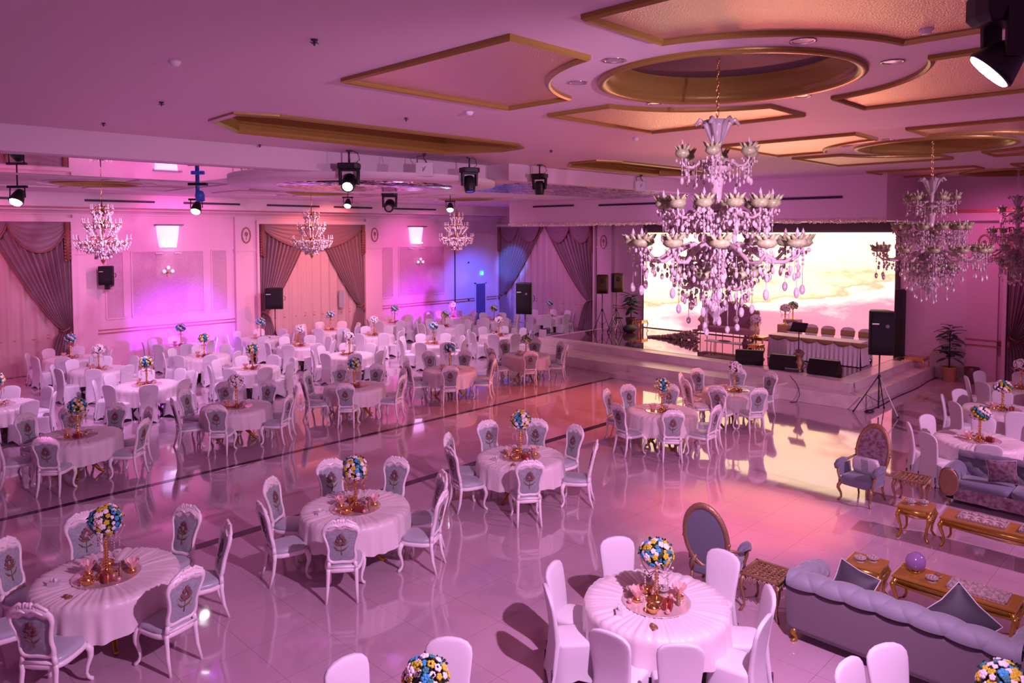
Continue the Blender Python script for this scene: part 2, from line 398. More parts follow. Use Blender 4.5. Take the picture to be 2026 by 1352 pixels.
for c in MODS:
    g = .40; wdt = 3.1; a = math.asin(g/RA); e2 = RA*cos(a)
    for sx, sy in ((-1, 1), (1, 1), (-1, -1), (1, -1)):
        far = wdt
        if c[0]+sx*far > XR-.1: far = XR-.15-c[0]
        if far < 1.9 and sx > 0: continue
        L = [(c[0]+sx*(RA*cos(a+(pi/2-2*a)*i/16)), c[1]+sy*(RA*sin(a+(pi/2-2*a)*i/16))) for i in range(17)]
        L += [(c[0]+sx*g, c[1]+sy*wdt), (c[0]+sx*far, c[1]+sy*wdt), (c[0]+sx*far, c[1]+sy*g)]
        panel(L)
for L in (coffA, coffB):
    trim(moulding(L, .10, [(-.9, C), (-.9, C-.03), (-.2, C-.05), (0, C), (.1, C+.12), (.5, C+.14), (.6, C+.30), (1.0, C+.32), (1.0, C+.36)]), GOLDTRIM)
    b = MB(); b.prism(offset(L, .09), C+.365, C+.40); struct('ceiling', b, PLASTER)
# dropped soffit at the near left corner, step down over the wall side
b = MB(); b.box(-7, 1.46, -9, 13.0, 6.36, C+.01); struct('ceiling', b, PLASTER)
b = MB(); b.box(-7, 13.4, 14.1, 14.3, ZL, C+.3); b.box(13.4, 13.6, 13.3, 14.3, ZL, C+.3); b.box(13.6, 23.6, 13.3, 13.5, ZL, C+.3); struct('ceiling', b, PLASTER)
LCIRC = [(6.35, 21.6), (13.0, 21.6), (19.4, 21.6)]
holed('ceiling', [(-7, 14.3), (13.6, 14.3), (13.6, 13.5), (XF, 13.5), (XF, 27.2), (-7, 27.2)], [circ(c, .95, 48) for c in LCIRC], ZL, PLASTER)
for c in LCIRC:
    b = MB(); b.lathe([(1.08, ZL), (1.08, ZL-.03), (1.0, ZL-.05), (.95, ZL), (.93, ZL+.1), (.85, ZL+.12), (.82, ZL+.2)], (c[0], c[1], 0), 48, cap=False); trim(b, GOLDTRIM)
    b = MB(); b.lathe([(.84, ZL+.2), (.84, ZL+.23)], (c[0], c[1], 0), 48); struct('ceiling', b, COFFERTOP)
for c in LCIRC:
    for sx, sy in ((-1, 1), (1, 1), (-1, -1), (1, -1)):
        L = [(c[0]+sx*(1.35*cos(.2+(pi/2-.4)*i/12)), c[1]+sy*(1.35*sin(.2+(pi/2-.4)*i/12))) for i in range(13)]+[(c[0]+sx*.27, c[1]+sy*2.3), (c[0]+sx*2.6, c[1]+sy*2.3), (c[0]+sx*2.6, c[1]+sy*.27)]
        trim(moulding(L, .06, [(0, ZL), (0, ZL-.03), (1, ZL-.03), (1, ZL-.002)]), WALL)
# mirror strip and hammered silver inlays set in the lower ceiling
b = MB(); b.box(-6, 7.9, 14.5, 18.9, ZL-.012, ZL-.002); trim(b, MIRROR)
b = MB(); b.box(14.3, 23.3, 13.7, 17.4, ZL-.012, ZL-.002); trim(b, SILVERMIR)
RI = (11.1, 16.25)
b = MB(); b.lathe([(3.35, ZL), (3.35, ZL-.12), (2.25, ZL-.12), (2.2, ZL-.06), (2.2, ZL-.03)], (RI[0], RI[1], 0), 96, cap=False); struct('ceiling', b, PLASTER)
b = MB(); b.lathe([(2.24, ZL-.128), (2.24, ZL-.118)], (RI[0], RI[1], 0), 96); trim(b, SILVERMIR)
# fascia with air slots, cornice of the left wall
b = MB(); b.box(-7, XF, 27.2, 27.4, 5.62, ZL+.4); b.box(-7, XF, 27.4, YW, 5.62, 5.8); struct('ceiling', b, WALL)
def cornice(z, sgn='left'):
    prof = [(0, z), (.10, z), (.12, z+.06), (.2, z+.12), (.34, z+.17), (.34, z+.2), (.42, z+.22), (.42, z+.3)]
    return prof
b = MB(); pr_ = cornice(5.38)
b.loft([[(x, YW-d, z) for d, z in pr_] for x in (-7, XF)], False, False, False, False); trim(b, WALL)
b = MB(); b.box(-7, XF, YW-.46, YW-.44, 5.60, 5.64); trim(b, REDTRIM)
def hline(side, a0, a1, z, h, d, m_):
    b = MB()
    if side == 'left': b.box(a0, a1, YW-d, YW, z, z+h)
    elif side == 'far': b.box(XF-d, XF, a0, a1, z, z+h)
    else: b.box(XR-d, XR, a0, a1, z, z+h)
    return trim(b, m_)
hline('left', -7, XF, 1.18, .035, .04, REDTRIM); hline('left', -7, XF, 1.30, .03, .03, REDTRIM)
hline('far', 18.6, YW, 1.18, .035, .04, REDTRIM); hline('far', 18.6, YW, 1.30, .03, .03, REDTRIM)
hline('right', -9, 6.2, 1.18, .03, .19, REDTRIM); hline('right', -9, 6.2, 1.36, .025, .19, REDTRIM)
b = MB(); b.box(XR-.45, XR, -9, 7.4, 5.1, 5.35); trim(b, WALL); hline('right', -9, 7.0, 5.36, .09, .5, REDTRIM)
b = MB(); b.box(-7, XF, YW-.02, YW, 0, .14); o = struct('baseboard_left', b, WALL)
b = MB(); b.box(XF-.02, XF, 8.4, YW, 0, .14); struct('baseboard_far', b, WALL)
b = MB(); b.box(XR-.02, XR, -9, 8.4, 0, .12); struct('baseboard_right', b, WALL)
# pilasters with oval medallions
def pilaster(x0, x1, side):
    b = MB()
    if side == 'left': b.box(x0, x1, YW-.16, YW, 0, 5.4); b.box(x0-.03, x1+.03, YW-.20, YW, 4.02, 4.1); b.box(x0-.04, x1+.04, YW-.22, YW, 0, .16)
    elif side == 'far': b.box(XF-.16, XF, x0, x1, 0, 5.4); b.box(XF-.2, XF, x0-.03, x1+.03, 4.02, 4.1)
    else: b.box(XR-.16, XR, x0, x1, 0, 5.1); b.box(XR-.2, XR, x0-.03, x1+.03, 3.95, 4.03)
    trim(b, WALL)
def medallion(pos, side, label):
    t = thing('wall_medallion', label, 'wall ornament', pos, 0 if side == 'left' else -pi/2, 'oval wall medallions')
    b = MB(); b.tube([(.17*cos(a), 0, .3*sin(a)) for a in [2*pi*i/24 for i in range(25)]], .032, 6); b.build('frame', BRONZEW, t)
    b = MB(); b.add([(0, .01, 0)]+[(.15*cos(2*pi*i/20), .01, .27*sin(2*pi*i/20)) for i in range(20)], [(0, 1+i, 1+(i+1) % 20) for i in range(20)], False); b.build('plate', WALL, t, solid=.01)
    b = MB()
    for k_ in range(5): b.ball((.05*cos(k_*1.26+.3), -.015, .05+.06*sin(k_*1.26+.3)), .035, (1, .4, 1.2), 8, 5)
    b.ball((0, -.015, -.12), .03, (.5, .4, 2.6)); b.build('relief', BRONZEW, t)
for x0, x1 in ((13.35, 14.2), (19.55, 20.4), (7.6, 8.3)): pilaster(x0, x1, 'left')
pilaster(21.15, 22.0, 'far'); pilaster(5.35, 6.2, 'right')
medallion((13.80, YW-.18, 4.66), 'left', 'bronze oval medallion on the pilaster left of the middle curtains')
medallion((20.0, YW-.18, 4.66), 'left', 'bronze oval medallion on the pilaster right of the middle curtains')
medallion((XF-.18, 21.6, 4.3), 'far', 'bronze oval medallion on the pilaster beside the far corner curtains')
medallion((XR-.18, 5.75, 3.55+.8), 'right', 'dark oval medallion on the right pilaster behind the crystal chandelier')
# wallpaper panels
def wpanel(x0, x1, z0, z1):
    b = MB(); b.box(x0, x1, YW-.012, YW-.002, z0, z1); trim(b, WALLPAPER)
    b = MB()
    for a in ((x0-.04, x1+.04, z0-.05, z0), (x0-.04, x1+.04, z1, z1+.05), (x0-.05, x0, z0, z1), (x1, x1+.05, z0, z1)): b.box(a[0], a[1], YW-.035, YW, a[2], a[3])
    trim(b, WALL)
for x0, x1 in ((8.66, 9.2), (9.53, 12.1), (12.46, 13.02), (20.5, 21.1), (21.5, 24.3)): wpanel(x0, x1, 1.72, 4.06)
# door niche, exit sign in the far left corner
b = MB(); b.box(26.45, 27.12, YW-.05, YW-.01, 0, 2.06); o = struct('door_1', b, mat('door_violet', (.10, .07, .20), .4)); 
b = MB(); b.box(26.38, 26.45, YW-.07, YW, 0, 2.12); b.box(27.12, 27.19, YW-.07, YW, 0, 2.12); b.box(26.38, 27.19, YW-.07, YW, 2.06, 2.13); trim(b, WALL)
b = MB(); b.box(25.0, 25.04, YW-.05, YW, 0, 4.2); trim(b, STEEL)

# ---- proscenium box over the stage
b = MB(); b.box(23.6, XF, 7.6, 23.4, 5.1, C+.02); struct('wall_proscenium', b, PLASTER)
o = bpy.data.objects['wall_proscenium']
def vent(p0, p1, z, axis, label):
    b = MB()
    if axis == 'y': b.box(23.57, 23.605, p0, p1, z, z+.075)
    else: b.box(p0, p1, 27.165, 27.205, z, z+.075)
    o = b.build('air_slot', VENT); tag(o, label, 'vent', 'linear air slots')
vent(19.67, 21.94, 5.83, 'y', 'leftmost black slot vent on the face above the stage'); vent(15.42, 18.37, 5.80, 'y', 'slot vent above the stage behind the big chandelier'); vent(8.88, 11.2, 5.80, 'y', 'rightmost slot vent above the stage screen')
for x0, x1, l in ((3.2, 5.9, 'slot vent at the far left above the left wall'), (7.6, 9.8, 'slot vent above the left chandelier'), (10.8, 12.9, 'slot vent right of the blue lit fixture'), (14.0, 16.3, 'slot vent above the middle chandelier'), (17.0, 18.9, 'slot vent behind the small hanging head'), (19.9, 22.5, 'slot vent by the right white par lamp')):
    vent(x0, x1, 5.80, 'x', 'black '+l)
# crystal bead garland along the lower edge of the box
b = MB(); R_ = random.Random(3)
for i in range(1300):
    y = 7.6+15.8*R_.random(); b.ball((23.55+R_.uniform(-.03, .015), y, 5.10+R_.uniform(-.06, .05)), R_.uniform(.016, .034), (1, 1, 1), 5, 4)
b.v  # beads
tag(b.build('crystal_garland', mat('bead_crystal', (1, .88, .70), .15, .35)), 'glittering crystal bead garland along the bottom edge above the stage', 'garland', kind='stuff')

# ---- stage
ZS = .62
lower = [(20.40, 7.15), (21.0, 7.08), (27.0, 7.08), (27.0, 19.9), (19.9, 19.9), (20.05, 15.3), (20.15, 12.2), (20.3, 9.5)]
upper = [(20.80, 7.5), (27.0, 7.5), (27.0, 19.7), (21.45, 19.7), (21.35, 11.0)]
b = MB(); b.prism(lower, 0, .36); struct('stage_base', b, MARBLE, .015)
b = MB(); b.prism(upper, .36, ZS); struct('stage_platform', b, MARBLE, .01)
b = MB(); b.prism([(21.35, 8.0), (26.98, 8.0), (26.98, 19.45), (21.95, 19.45), (21.9, 11.0)], ZS, ZS+.006); struct('stage_floor', b, STAGEFL)
b = MB(); b.prism([(19.75, 9.4), (20.4, 9.3), (20.4, 14.6), (19.45, 14.7)], 0, .15); struct('stage_step', b, MARBLE, .008)
b = MB(); b.prism([(20.15, 9.4), (20.9, 9.3), (20.9, 14.3), (20.0, 14.3)], .15, .40); struct('stage_step', b, MARBLE, .008)
# backing wall and LED wall
b = MB(); b.box(26.95, 27.02, 8.2, 18.55, .36, 5.1); struct('wall_stage', b, mat('stage_backing', (.09, .04, .08), .8))
b = MB(); b.box(27.02, 27.25, 7.5, 18.62, 0, 5.1); struct('wall_stage', b, PLASTER)
b = MB(); b.box(26.925, 26.948, 8.36, 18.48, .66, 4.74); tag(b.build('led_screen', SCREEN), 'huge glowing screen showing pink and cream clouds behind the stage', 'screen')
b = MB(); b.box(26.5, 26.9, 7.98, 8.2, ZS, 2.85); tag(b.build('black_flight_case', DARK, bevel=.01), 'tall black case standing at the right end of the screen', 'case')
b = MB(); b.grid(lambda u, v: (25.6+1.3*u, 7.95-.25*v+.05*sin(9*u), ZS+.006+.09*sin(pi*v)*sin(pi*u)*(.8+.2*sin(7*u))), 16, 8); tag(b.build('black_cloth_bundle', DARK, solid=.02), 'black cloth bundle lying at the right rear corner of the stage', 'cloth')

# ================================================================== CURTAINS
def drapes(name, label, cx, z0, z1, width, side, swags, sides=(-1, 1), stretch=1.0):
    """local x along the wall, -y towards the room"""
    if side == 'left': t = thing(name, label, 'curtain', (cx, YW, 0), 0)
    elif side == 'far': t = thing(name, label, 'curtain', (XF, cx, 0), -pi/2)
    else: t = thing(name, label, 'curtain', (XR, cx, 0), -pi/2)
    hw = width/2
    b = MB(); b.grid(lambda u, v: (-hw+width*u, -.06-.03*sin(u*width*14)-.012*sin(u*width*31), z0+.02+(z1-z0)*v), int(width*28), 2); b.build('sheer', SHEER, t)
    b = MB(); b.box(-hw-.1, -hw, -.30, -.0, 0, z1+.12); b.box(hw, hw+.1, -.30, 0, 0, z1+.12); b.box(-hw-.12, hw+.12, -.34, 0, z1, z1+.14); b.build('pelmet_frame', WALL, t)
    zt = 1.45
    for s in sides:
        W = hw*.98
        def edge(v):   # reach of the inner edge from the outer side, v 0 top -> 1 tie
            return W*(max(0, 1-v)**.82)*.88+W*.12
        def top(u, v):
            z = z1-(z1-zt)*v; e = edge(v)*(1-.0*u)
            x = hw*s-s*(.05+(e-.05)*u)
            sag = -.45*(u**2)*sin(pi*min(1, v*1.0))*(.35)
            amp = .085*(1-.6*v)
            return (x, -.17-amp*sin(u*2*pi*11+1)-.02*sin(u*2*pi*23)-.05*v, z+sag*0)
        def bot(u, v):
            z = zt-(zt-.03)*v; e = W*.12*(1+1.6*v**.6)
            x = hw*s-s*(.03+(e)*u)
            return (x, -.22+.04*v-.035*sin(u*2*pi*6), z)
        b = MB(); b.grid(top, 110, 22); b.grid(bot, 60, 8); b.build('drape', CURTAIN, t)
        b = MB(); b.tube([(hw*s-s*(.05+(edge(v)-.05)), -.2-.05*v, z1-(z1-zt)*v) for v in [i/20 for i in range(21)]], .02, 6); b.build('edge_braid', FRINGE, t)
        b = MB(); b.tube([(hw*s-s*x, y, z) for x, y, z in ((.0, -.05, 1.62), (.14, -.3, 1.5), (.3, -.33, 1.42), (.42, -.2, 1.46))], .03, 6)
        b.ball((hw*s-s*.1, -.33, 1.3), .05, (1, 1, 2.2)); b.build('tieback', FRINGE, t)
        b = MB()
        for k_ in range(9):
            for q in range(3): b.ball((hw*s-s*(.05+.07*q), -.34, z1-.35-.11*k_-.04*q), .05, (1, .8, 1.1), 6, 4)
        b.tube([(hw*s-s*.12, -.33, z1-.02), (hw*s-s*.12, -.34, z1-1.3)], [.09, .05], 8); b.build('jabot', FRINGE, t)
    n = len(swags)
    for (a, c_, dp) in swags:
        b = MB()
        def sw(u, v):
            x = a+(c_-a)*u; drop_ = .06+dp*(1-(2*u-1)**2)**.8
            return (x, -.27-.07*sin(pi*u)*(1-v)-.02*sin(v*30+3*u), z1-.0-drop_*v)
        b.grid(sw, 24, 14); sg = b.build('swag', CURTAIN, t)
        b = MB(); b.tube([Vector(sw(i/24, 1))+Vector((0, -.015, -.01)) for i in range(25)], .03, 6); b.build('swag_fringe', FRINGE, sg)
    return t
drapes('curtain_set', 'mauve draped curtains with scalloped swags at the far left of the left wall', 4.95, 0, 5.14, 5.1, 'left', [(-2.5, -.9, .9), (-.9, .72, .9), (.72, 2.5, .95)])
drapes('curtain_set', 'mauve draped curtains under one wide swag behind the middle chandelier', 16.85, 0, 5.12, 5.1, 'left', [(-2.45, 2.45, 1.0)])
drapes('curtain_set', 'mauve curtains with four swags in the far corner, partly lit blue', 25.4, 0, 5.06, 6.5, 'far', [(-3.2, -1.75, .75), (-1.75, -.25, .75), (.25, 1.75, .75), (1.75, 3.2, .75)])
drapes('curtain_set', 'dark mauve curtains at the right edge behind the crystal chandelier', 2.6, 0, 4.9, 5.0, 'right', [(-2.4, 0, .8), (0, 2.4, .8)])

# ================================================================== CHAIRS
def chair_outline():
    h = [(0, .50), (.10, .495), (.175, .52), (.192, .60), (.183, .70), (.205, .82), (.238, .93), (.228, 1.01), (.17, 1.06), (.085, 1.085)]
    o = h+[(0, 1.10)]+[(-x, z) for x, z in h[:0:-1]]
    hi = [(0, .545), (.09, .54), (.14, .56), (.155, .62), (.148, .70), (.168, .81), (.195, .90), (.182, .955), (.13, .95), (.06, .985)]
    i_ = hi+[(0, .965)]+[(-x, z) for x, z in hi[:0:-1]]
    return catmull([(x, 0, z) for x, z in o], 4), catmull([(x, 0, z) for x, z in i_], 4)
def tilt(p): return Vector((p[0], p[1]-.215-(p[2]-.48)*.20-.04*(p[2]-.48)**2, p[2]))
def ornate_proto():
    t = thing('ornate_dining_chair', 'proto', 'chair', (0, 0, -50))
    O, I = chair_outline(); n = len(O)
    b = MB(); rings = []
    for i in range(n):
        o, q = O[i], I[i]; mid = (o+q)/2
        rings.append([tilt(o+Vector((0, .012, 0))), tilt(mid+Vector((0, .028, 0))), tilt(q+Vector((0, .014, 0))), tilt(q+Vector((0, -.014, 0))), tilt(mid+Vector((0, -.030, 0))), tilt(o+Vector((0, -.012, 0)))])
    rings.append(rings[0]); b.loft(rings, True, False, False)
    for s in (-1, 1): b.tube([tilt((s*.16, 0, .53)), (s*.178, -.225, .44)], [.026, .03], 6)
    b.tube([(-.17, -.232, .455), (.17, -.232, .455)], .018, 6)
    fr = b.build('back_frame', CHAIRPAINT, t)
    b = MB()
    for k_ in range(9):
        a = (k_-4)/4; b.ball(tilt((.13*a, .0, 1.105-.045*abs(a)**1.5)), .026-.006*abs(a), (1.1, .9, 1+.5*(k_ % 2)), 8, 5)
    for s in (-1, 1):
        b.tube([tilt((s*x, 0, z)) for x, z in ((.03, 1.09), (.09, 1.115), (.15, 1.075), (.19, 1.05), (.20, 1.02))], [.012, .02, .017, .018, .008], 6)
        for dy in (-.028, .03): b.tube([tilt((s*x, dy, z)) for x, z in ((.02, 1.03), (.07, 1.055), (.12, 1.03), (.16, 1.01))], [.008, .014, .012, .006], 5)
    b.build('carved_crest', CHAIRPAINT, fr)
    b = MB(); cz = Vector((0, 0, .76))
    for dy in (1, -1):
        vs = [tilt(cz+Vector((0, dy*.03, 0)))]; fs = []
        for k_, f in enumerate((.35, .7, .93, 1.02)):
            for p in I: q = cz+(p-cz)*f; vs.append(tilt((q.x, dy*(.03-.018*f*f), q.z)))
        for j in range(n):
            kk = (j+1) % n; fs.append((0, 1+j, 1+kk))
            for r in range(3): fs.append((1+r*n+j, 1+r*n+kk, 1+(r+1)*n+kk, 1+(r+1)*n+j))
        b.add(vs, fs)
    bk = b.build('backrest', GREYFAB, t)
    for dy in (-1, 1):
        b = MB()
        for k_ in range(6):
            a = k_*1.05; b.ball(tilt((.042*cos(a), dy*.032, .84+.048*sin(a))), .030, (1, .18, 1), 8, 4)
        b.ball(tilt((0, dy*.035, .905)), .026, (.8, .2, 1.3), 8, 4); b.build('rose_emblem', ROSE, bk)
        b = MB(); b.tube([tilt((0, dy*.03, z)) for z in (.79, .70, .63)], .006, 4)
        for s in (-1, 1):
            for zz in (.78, .71): b.tube([tilt((0, dy*.031, zz-.02)), tilt((s*.045, dy*.03, zz)), tilt((s*.09, dy*.027, zz+.045))], [.003, .013, .003], 5)
        b.build('leaf_emblem', LEAFEMB, bk)
    def seat_ring(w, z, yb=-.235, yf=.235):
        P = []
        for i in range(28):
            a = 2*pi*i/28; cx_, sy_ = cos(a), sin(a)
            ww = w*(.215+.035*(sy_+1)/2); x = ww*math.copysign(abs(cx_)**.55, cx_); y = (yf+yb)/2+w*(yf-yb)/2*math.copysign(abs(sy_)**.55, sy_)
            P.append(Vector((x, y, z)))
        return P
    b = MB(); b.loft([seat_ring(.97, .375), seat_ring(1.03, .39), seat_ring(1.05, .42), seat_ring(1.0, .435)]); b.tube([(-.19, .22, .385), (-.09, .235, .37), (0, .24, .35), (.09, .235, .37), (.19, .22, .385)], [.015, .018, .024, .018, .015], 6)
    b.build('seat_frame', CHAIRPAINT, t)
    b = MB(); b.loft([seat_ring(.96, .43), seat_ring(.99, .455), seat_ring(.94, .485), seat_ring(.7, .50), seat_ring(.3, .508)]); b.build('seat', SEATFAB, t)
    for s in (-1, 1):
        b = MB(); b.tube([(s*.205, .195, .41), (s*.235, .225, .34), (s*.235, .228, .27), (s*.212, .205, .17), (s*.205, .198, .10), (s*.215, .21, .05), (s*.235, .235, .022), (s*.24, .245, .0)], [.036, .036, .03, .021, .017, .019, .024, .018], 8)
        b.ball((s*.238, .228, .34), .03, (.8, .8, 1)); b.build('leg', CHAIRPAINT, t)
        b = MB(); b.tube([(s*.178, -.225, .45), (s*.178, -.222, .36), (s*.184, -.245, .18), (s*.196, -.30, .0)], [.028, .027, .023, .018], 6); b.build('leg', CHAIRPAINT, t)
    return t
ORNATE = ornate_proto()
def rr(w, d, yc, z, n=24, p=.45, raise_=0):
    P = []
    for i in range(n):
        a = 2*pi*i/n; c_, s_ = cos(a), sin(a)
        x = w*math.copysign(abs(c_)**p, c_); y = yc+d*math.copysign(abs(s_)**p, s_)
        zz = z
        if raise_: zz = z+raise_*(1-min(1, (abs(c_*s_)*2.0)**.8))
        P.append(Vector((x, y, zz)))
    return P
def cover_proto(sash=False):
    t = thing('banquet_chair', 'proto', 'chair', (0, 0, -50))
    b = MB()
    back = [(.218, .028, -.285, 0, .09), (.212, .028, -.262, .15, 0), (.20, .03, -.24, .32, 0), (.192, .032, -.225, .48, 0), (.200, .030, -.24, .62, 0), (.215, .027, -.262, .76, 0), (.222, .026, -.28, .86, 0), (.214, .025, -.293, .915, 0), (.175, .024, -.303, .96, 0), (.11, .022, -.31, .985, 0), (.03, .012, -.314, .997, 0)]
    b.loft([rr(w_, d_, y_, z_, 24, .38, r_) for w_, d_, y_, z_, r_ in back], True, False, True)
    seat = [(.235, .262, -.01, 0, .10), (.222, .25, -.005, .15, 0), (.212, .238, .0, .32, 0), (.212, .235, .0, .43, 0), (.208, .23, .0, .462, 0), (.17, .19, .0, .475, 0), (.06, .07, .0, .48, 0)]
    b.loft([rr(w_, d_, y_, z_, 32, .38, r_) for w_, d_, y_, z_, r_ in seat], True, False, True)
    b.build('stretch_cover', COVER, t)
    for sx in (-1, 1):
        for y in (-.285, .235):
            b = MB(); b.tube([(sx*.20, y, .2), (sx*.205, y, 0)], .012, 6); b.build('leg', STEEL, t)
    if sash:
        b = MB(); b.loft([rr(.224, .034, -.255, .70, 24, .4), rr(.232, .036, -.27, .80, 24, .4), rr(.234, .036, -.285, .89, 24, .4)], True, False, False); b.build('sash', SASHG, t, solid=.004)
    return t
COVERED = cover_proto(); SASHED = cover_proto(True)

# ================================================================== TABLES
def table_proto():
    t = thing('round_table', 'proto', 'table', (0, 0, -50))
    b = MB(); b.lathe([(.02, .71), (.76, .71), (.77, .72), (.77, .74), (.76, .748), (.02, .748)], n=48); b.build('tabletop', CHAIRPAINT, t)
    b = MB(); b.lathe([(.05, .08), (.09, .12), (.12, .2), (.07, .3), (.055, .42), (.09, .52), (.12, .6), (.16, .71)], n=20); b.build('pedestal', CHAIRPAINT, t)
    for k_ in range(4):
        a = pi/4+k_*pi/2; c_, s_ = cos(a), sin(a)
        b = MB(); b.tube([(.06*c_, .06*s_, .24), (.16*c_, .16*s_, .27), (.28*c_, .28*s_, .16), (.36*c_, .36*s_, .05), (.42*c_, .42*s_, .025), (.45*c_, .45*s_, .05)], [.035, .045, .035, .026, .03, .018], 8); b.build('leg', GOLDW, t)
    return t
TABLE = table_proto()
def cloth_mesh(seed, dropz=.38, ruche=True):
    R_ = random.Random(seed); ph = [R_.uniform(0, 6.28) for _ in range(6)]
    N = 216; rings = []
    def wave(a): return .5*sin(24*a+ph[0]+.8*sin(3*a+ph[1]))+.3*sin(13*a+ph[2])+.2*sin(37*a+ph[3])
    for r, z, q in ((.05, .7605, 0), (.24, .761, .0), (.34, .762, .5), (.5, .763, 1), (.66, .7625, 1), (.76, .761, .7)):
        rings.append([Vector((r*cos(a), r*sin(a), z+(.024*abs(sin(27*a+ph[4]+1.2*sin(4*a)+.6*sin(9*a)))**.6+.010*wave(a))*q*(1 if ruche else .3))) for a in [2*pi*i/N for i in range(N)]])
    L = 9
    for j in range(1, L+1):
        v = j/L; row = []
        for i in range(N):
            a = 2*pi*i/N; w_ = wave(a); hem = dropz+.025*sin(4*a+ph[5])
            r = .782+.012*v+(.034*v**.7)*w_*(.6+.4*v); row.append(Vector((r*cos(a), r*sin(a), .757-(.757-hem)*v)))
        rings.append(row)
    b = MB(); b.loft(rings, True, True, False); return b
CLOTHS = [cloth_mesh(s, .36+.02*s) for s in range(3)]
CLOTHO = [proto(b_.build('tablecloth', CLOTH)) for b_ in CLOTHS]

# centrepieces
def flower_sites(n, r, squash=1, seed=0, hemi=False):
    R_ = random.Random(seed); out = []
    for i in range(n):
        z = 1-2*(i+.5)/n
        if z < -.75: continue
        a = i*2.39996+R_.uniform(-.2, .2); q = sqrt(1-z*z); rr_ = r*R_.uniform(.93, 1.1)
        out.append((Vector((q*cos(a)*rr_, q*sin(a)*rr_, z*rr_*squash)), Vector((q*cos(a), q*sin(a), z)).normalized()))
    return out
def blossom(b, p, nrm, s):
    q = nrm.to_track_quat('Z', 'Y').to_matrix().to_4x4(); M = T(p) @ q
    for k_ in range(5):
        a = 2*pi*k_/5; b.ball((.55*s*cos(a), .55*s*sin(a), 0), s*.55, (1, 1, .55), 6, 4, M)
    b.ball((0, 0, s*.15), s*.38, (1, 1, .7), 6, 4, M)
PET = [FB, FY, FW_, FT]
BMESH = []
for m_ in PET:
    b = MB(); blossom(b, Vector((0, 0, 0)), Vector((0, 0, 1)), .036); o = b.build('blossom', m_); BMESH.append(o)
def centrepiece(detail, seed, hh=.58, r=.155, squash=1.0, palette=(0, 1, 2, 2, 1, 3, 2), arms=6, fullgold=True):
    t = thing('flower_stand', 'proto', 'centrepiece', (0, 0, -50))
    b = MB(); b.lathe([(.10, 0), (.11, .01), (.07, .03), (.03, .06)], n=20)
    z = .06; prof = [(.022, .06)]
    k_ = 0
    while z < hh-.16: prof += [(.017, z), (.030, z+.016), (.017, z+.032)]; z += .034
    prof += [(.03, hh-.14), (.06, hh-.11), (.02, hh-.1)]; b.lathe(prof, n=12); b.build('stand', GOLD, t)
    if arms:
        b = MB()
        for k_ in range(arms):
            a = 2*pi*k_/arms+.3; c_, s_ = cos(a), sin(a)
            b.tube([(.02*c_, .02*s_, hh-.2), (.09*c_, .09*s_, hh-.25), (.16*c_, .16*s_, hh-.18), (.19*c_, .19*s_, hh-.12)], .006, 5)
            b.ball((.19*c_, .19*s_, hh-.11), .016, (1, 1, 1), 6, 4)
            for q in range(4): b.ball((.14*c_, .14*s_, hh-.24-.03*q), .010, (1, 1, 1.3), 5, 4)
        b.build('scroll_arms', CRYSTALW if seed % 2 else GOLD, t)
    b = MB(); b.ball((0, 0, hh), r*.90, (1, 1, squash), 14, 10)
    R_ = random.Random(seed)
    for k_ in range(30):
        a, z = R_.uniform(0, 6.28), R_.uniform(-.8, .9); q = sqrt(1-z*z); p = Vector((q*cos(a), q*sin(a), z*squash))*r
        d = p.normalized(); s_ = d.cross(Vector((0, 0, 1))).normalized()*.018
        b.add([p+Vector((0, 0, hh))-s_, p*1.25+Vector((0, 0, hh-.01)), p+Vector((0, 0, hh))+s_, p*1.12+Vector((0, 0, hh+.02))], [(0, 1, 2), (0, 3, 1), (3, 2, 1)], False)
    fo = b.build('foliage', GREEN, t)
    sites = flower_sites(104 if detail else 70, r, squash, seed)
    if detail:
        for i, (p, nrm) in enumerate(sites):
            c_ = BMESH[palette[(i*5+seed) % len(palette)]].copy(); COL.objects.link(c_); c_.parent = t
            c_.location = p+Vector((0, 0, hh)); c_.rotation_mode = 'QUATERNION'; c_.rotation_quaternion = nrm.to_track_quat('Z', 'Y'); s_ = R_.uniform(.65, 1.15); c_.scale = (s_, s_, s_)
    else:
        for q in sorted(set(palette)):
            b = MB()
            for i, (p, nrm) in enumerate(sites):
                if palette[(i*5+seed) % len(palette)] == q:
                    M = T(p+Vector((0, 0, hh))) @ nrm.to_track_quat('Z', 'Y').to_matrix().to_4x4()
                    b.ball((0, 0, 0), R_.uniform(.028, .046), (1, 1, .6), 7, 4, M); b.ball((0, 0, .01), .02, (1, 1, .8), 6, 4, M)
            b.build('blossoms', PET[q], t)
    return t
CP_D = [proto(centrepiece(True, 1, .64, .165)), proto(centrepiece(True, 2, .56, .165)), proto(centrepiece(True, 3, .52, .165, .85, (1, 2, 0, 2, 3, 1)))]
CP_S = [proto(centrepiece(False, 4, .58, .15)), proto(centrepiece(False, 5, .58, .15, .85, (2, 3, 2, 0, 1))), proto(centrepiece(False, 6, .50, .16, .8, (2, 2, 3, 1), arms=0)), proto(centrepiece(False, 7, .62, .15, .9, (3, 2, 0, 2)))]
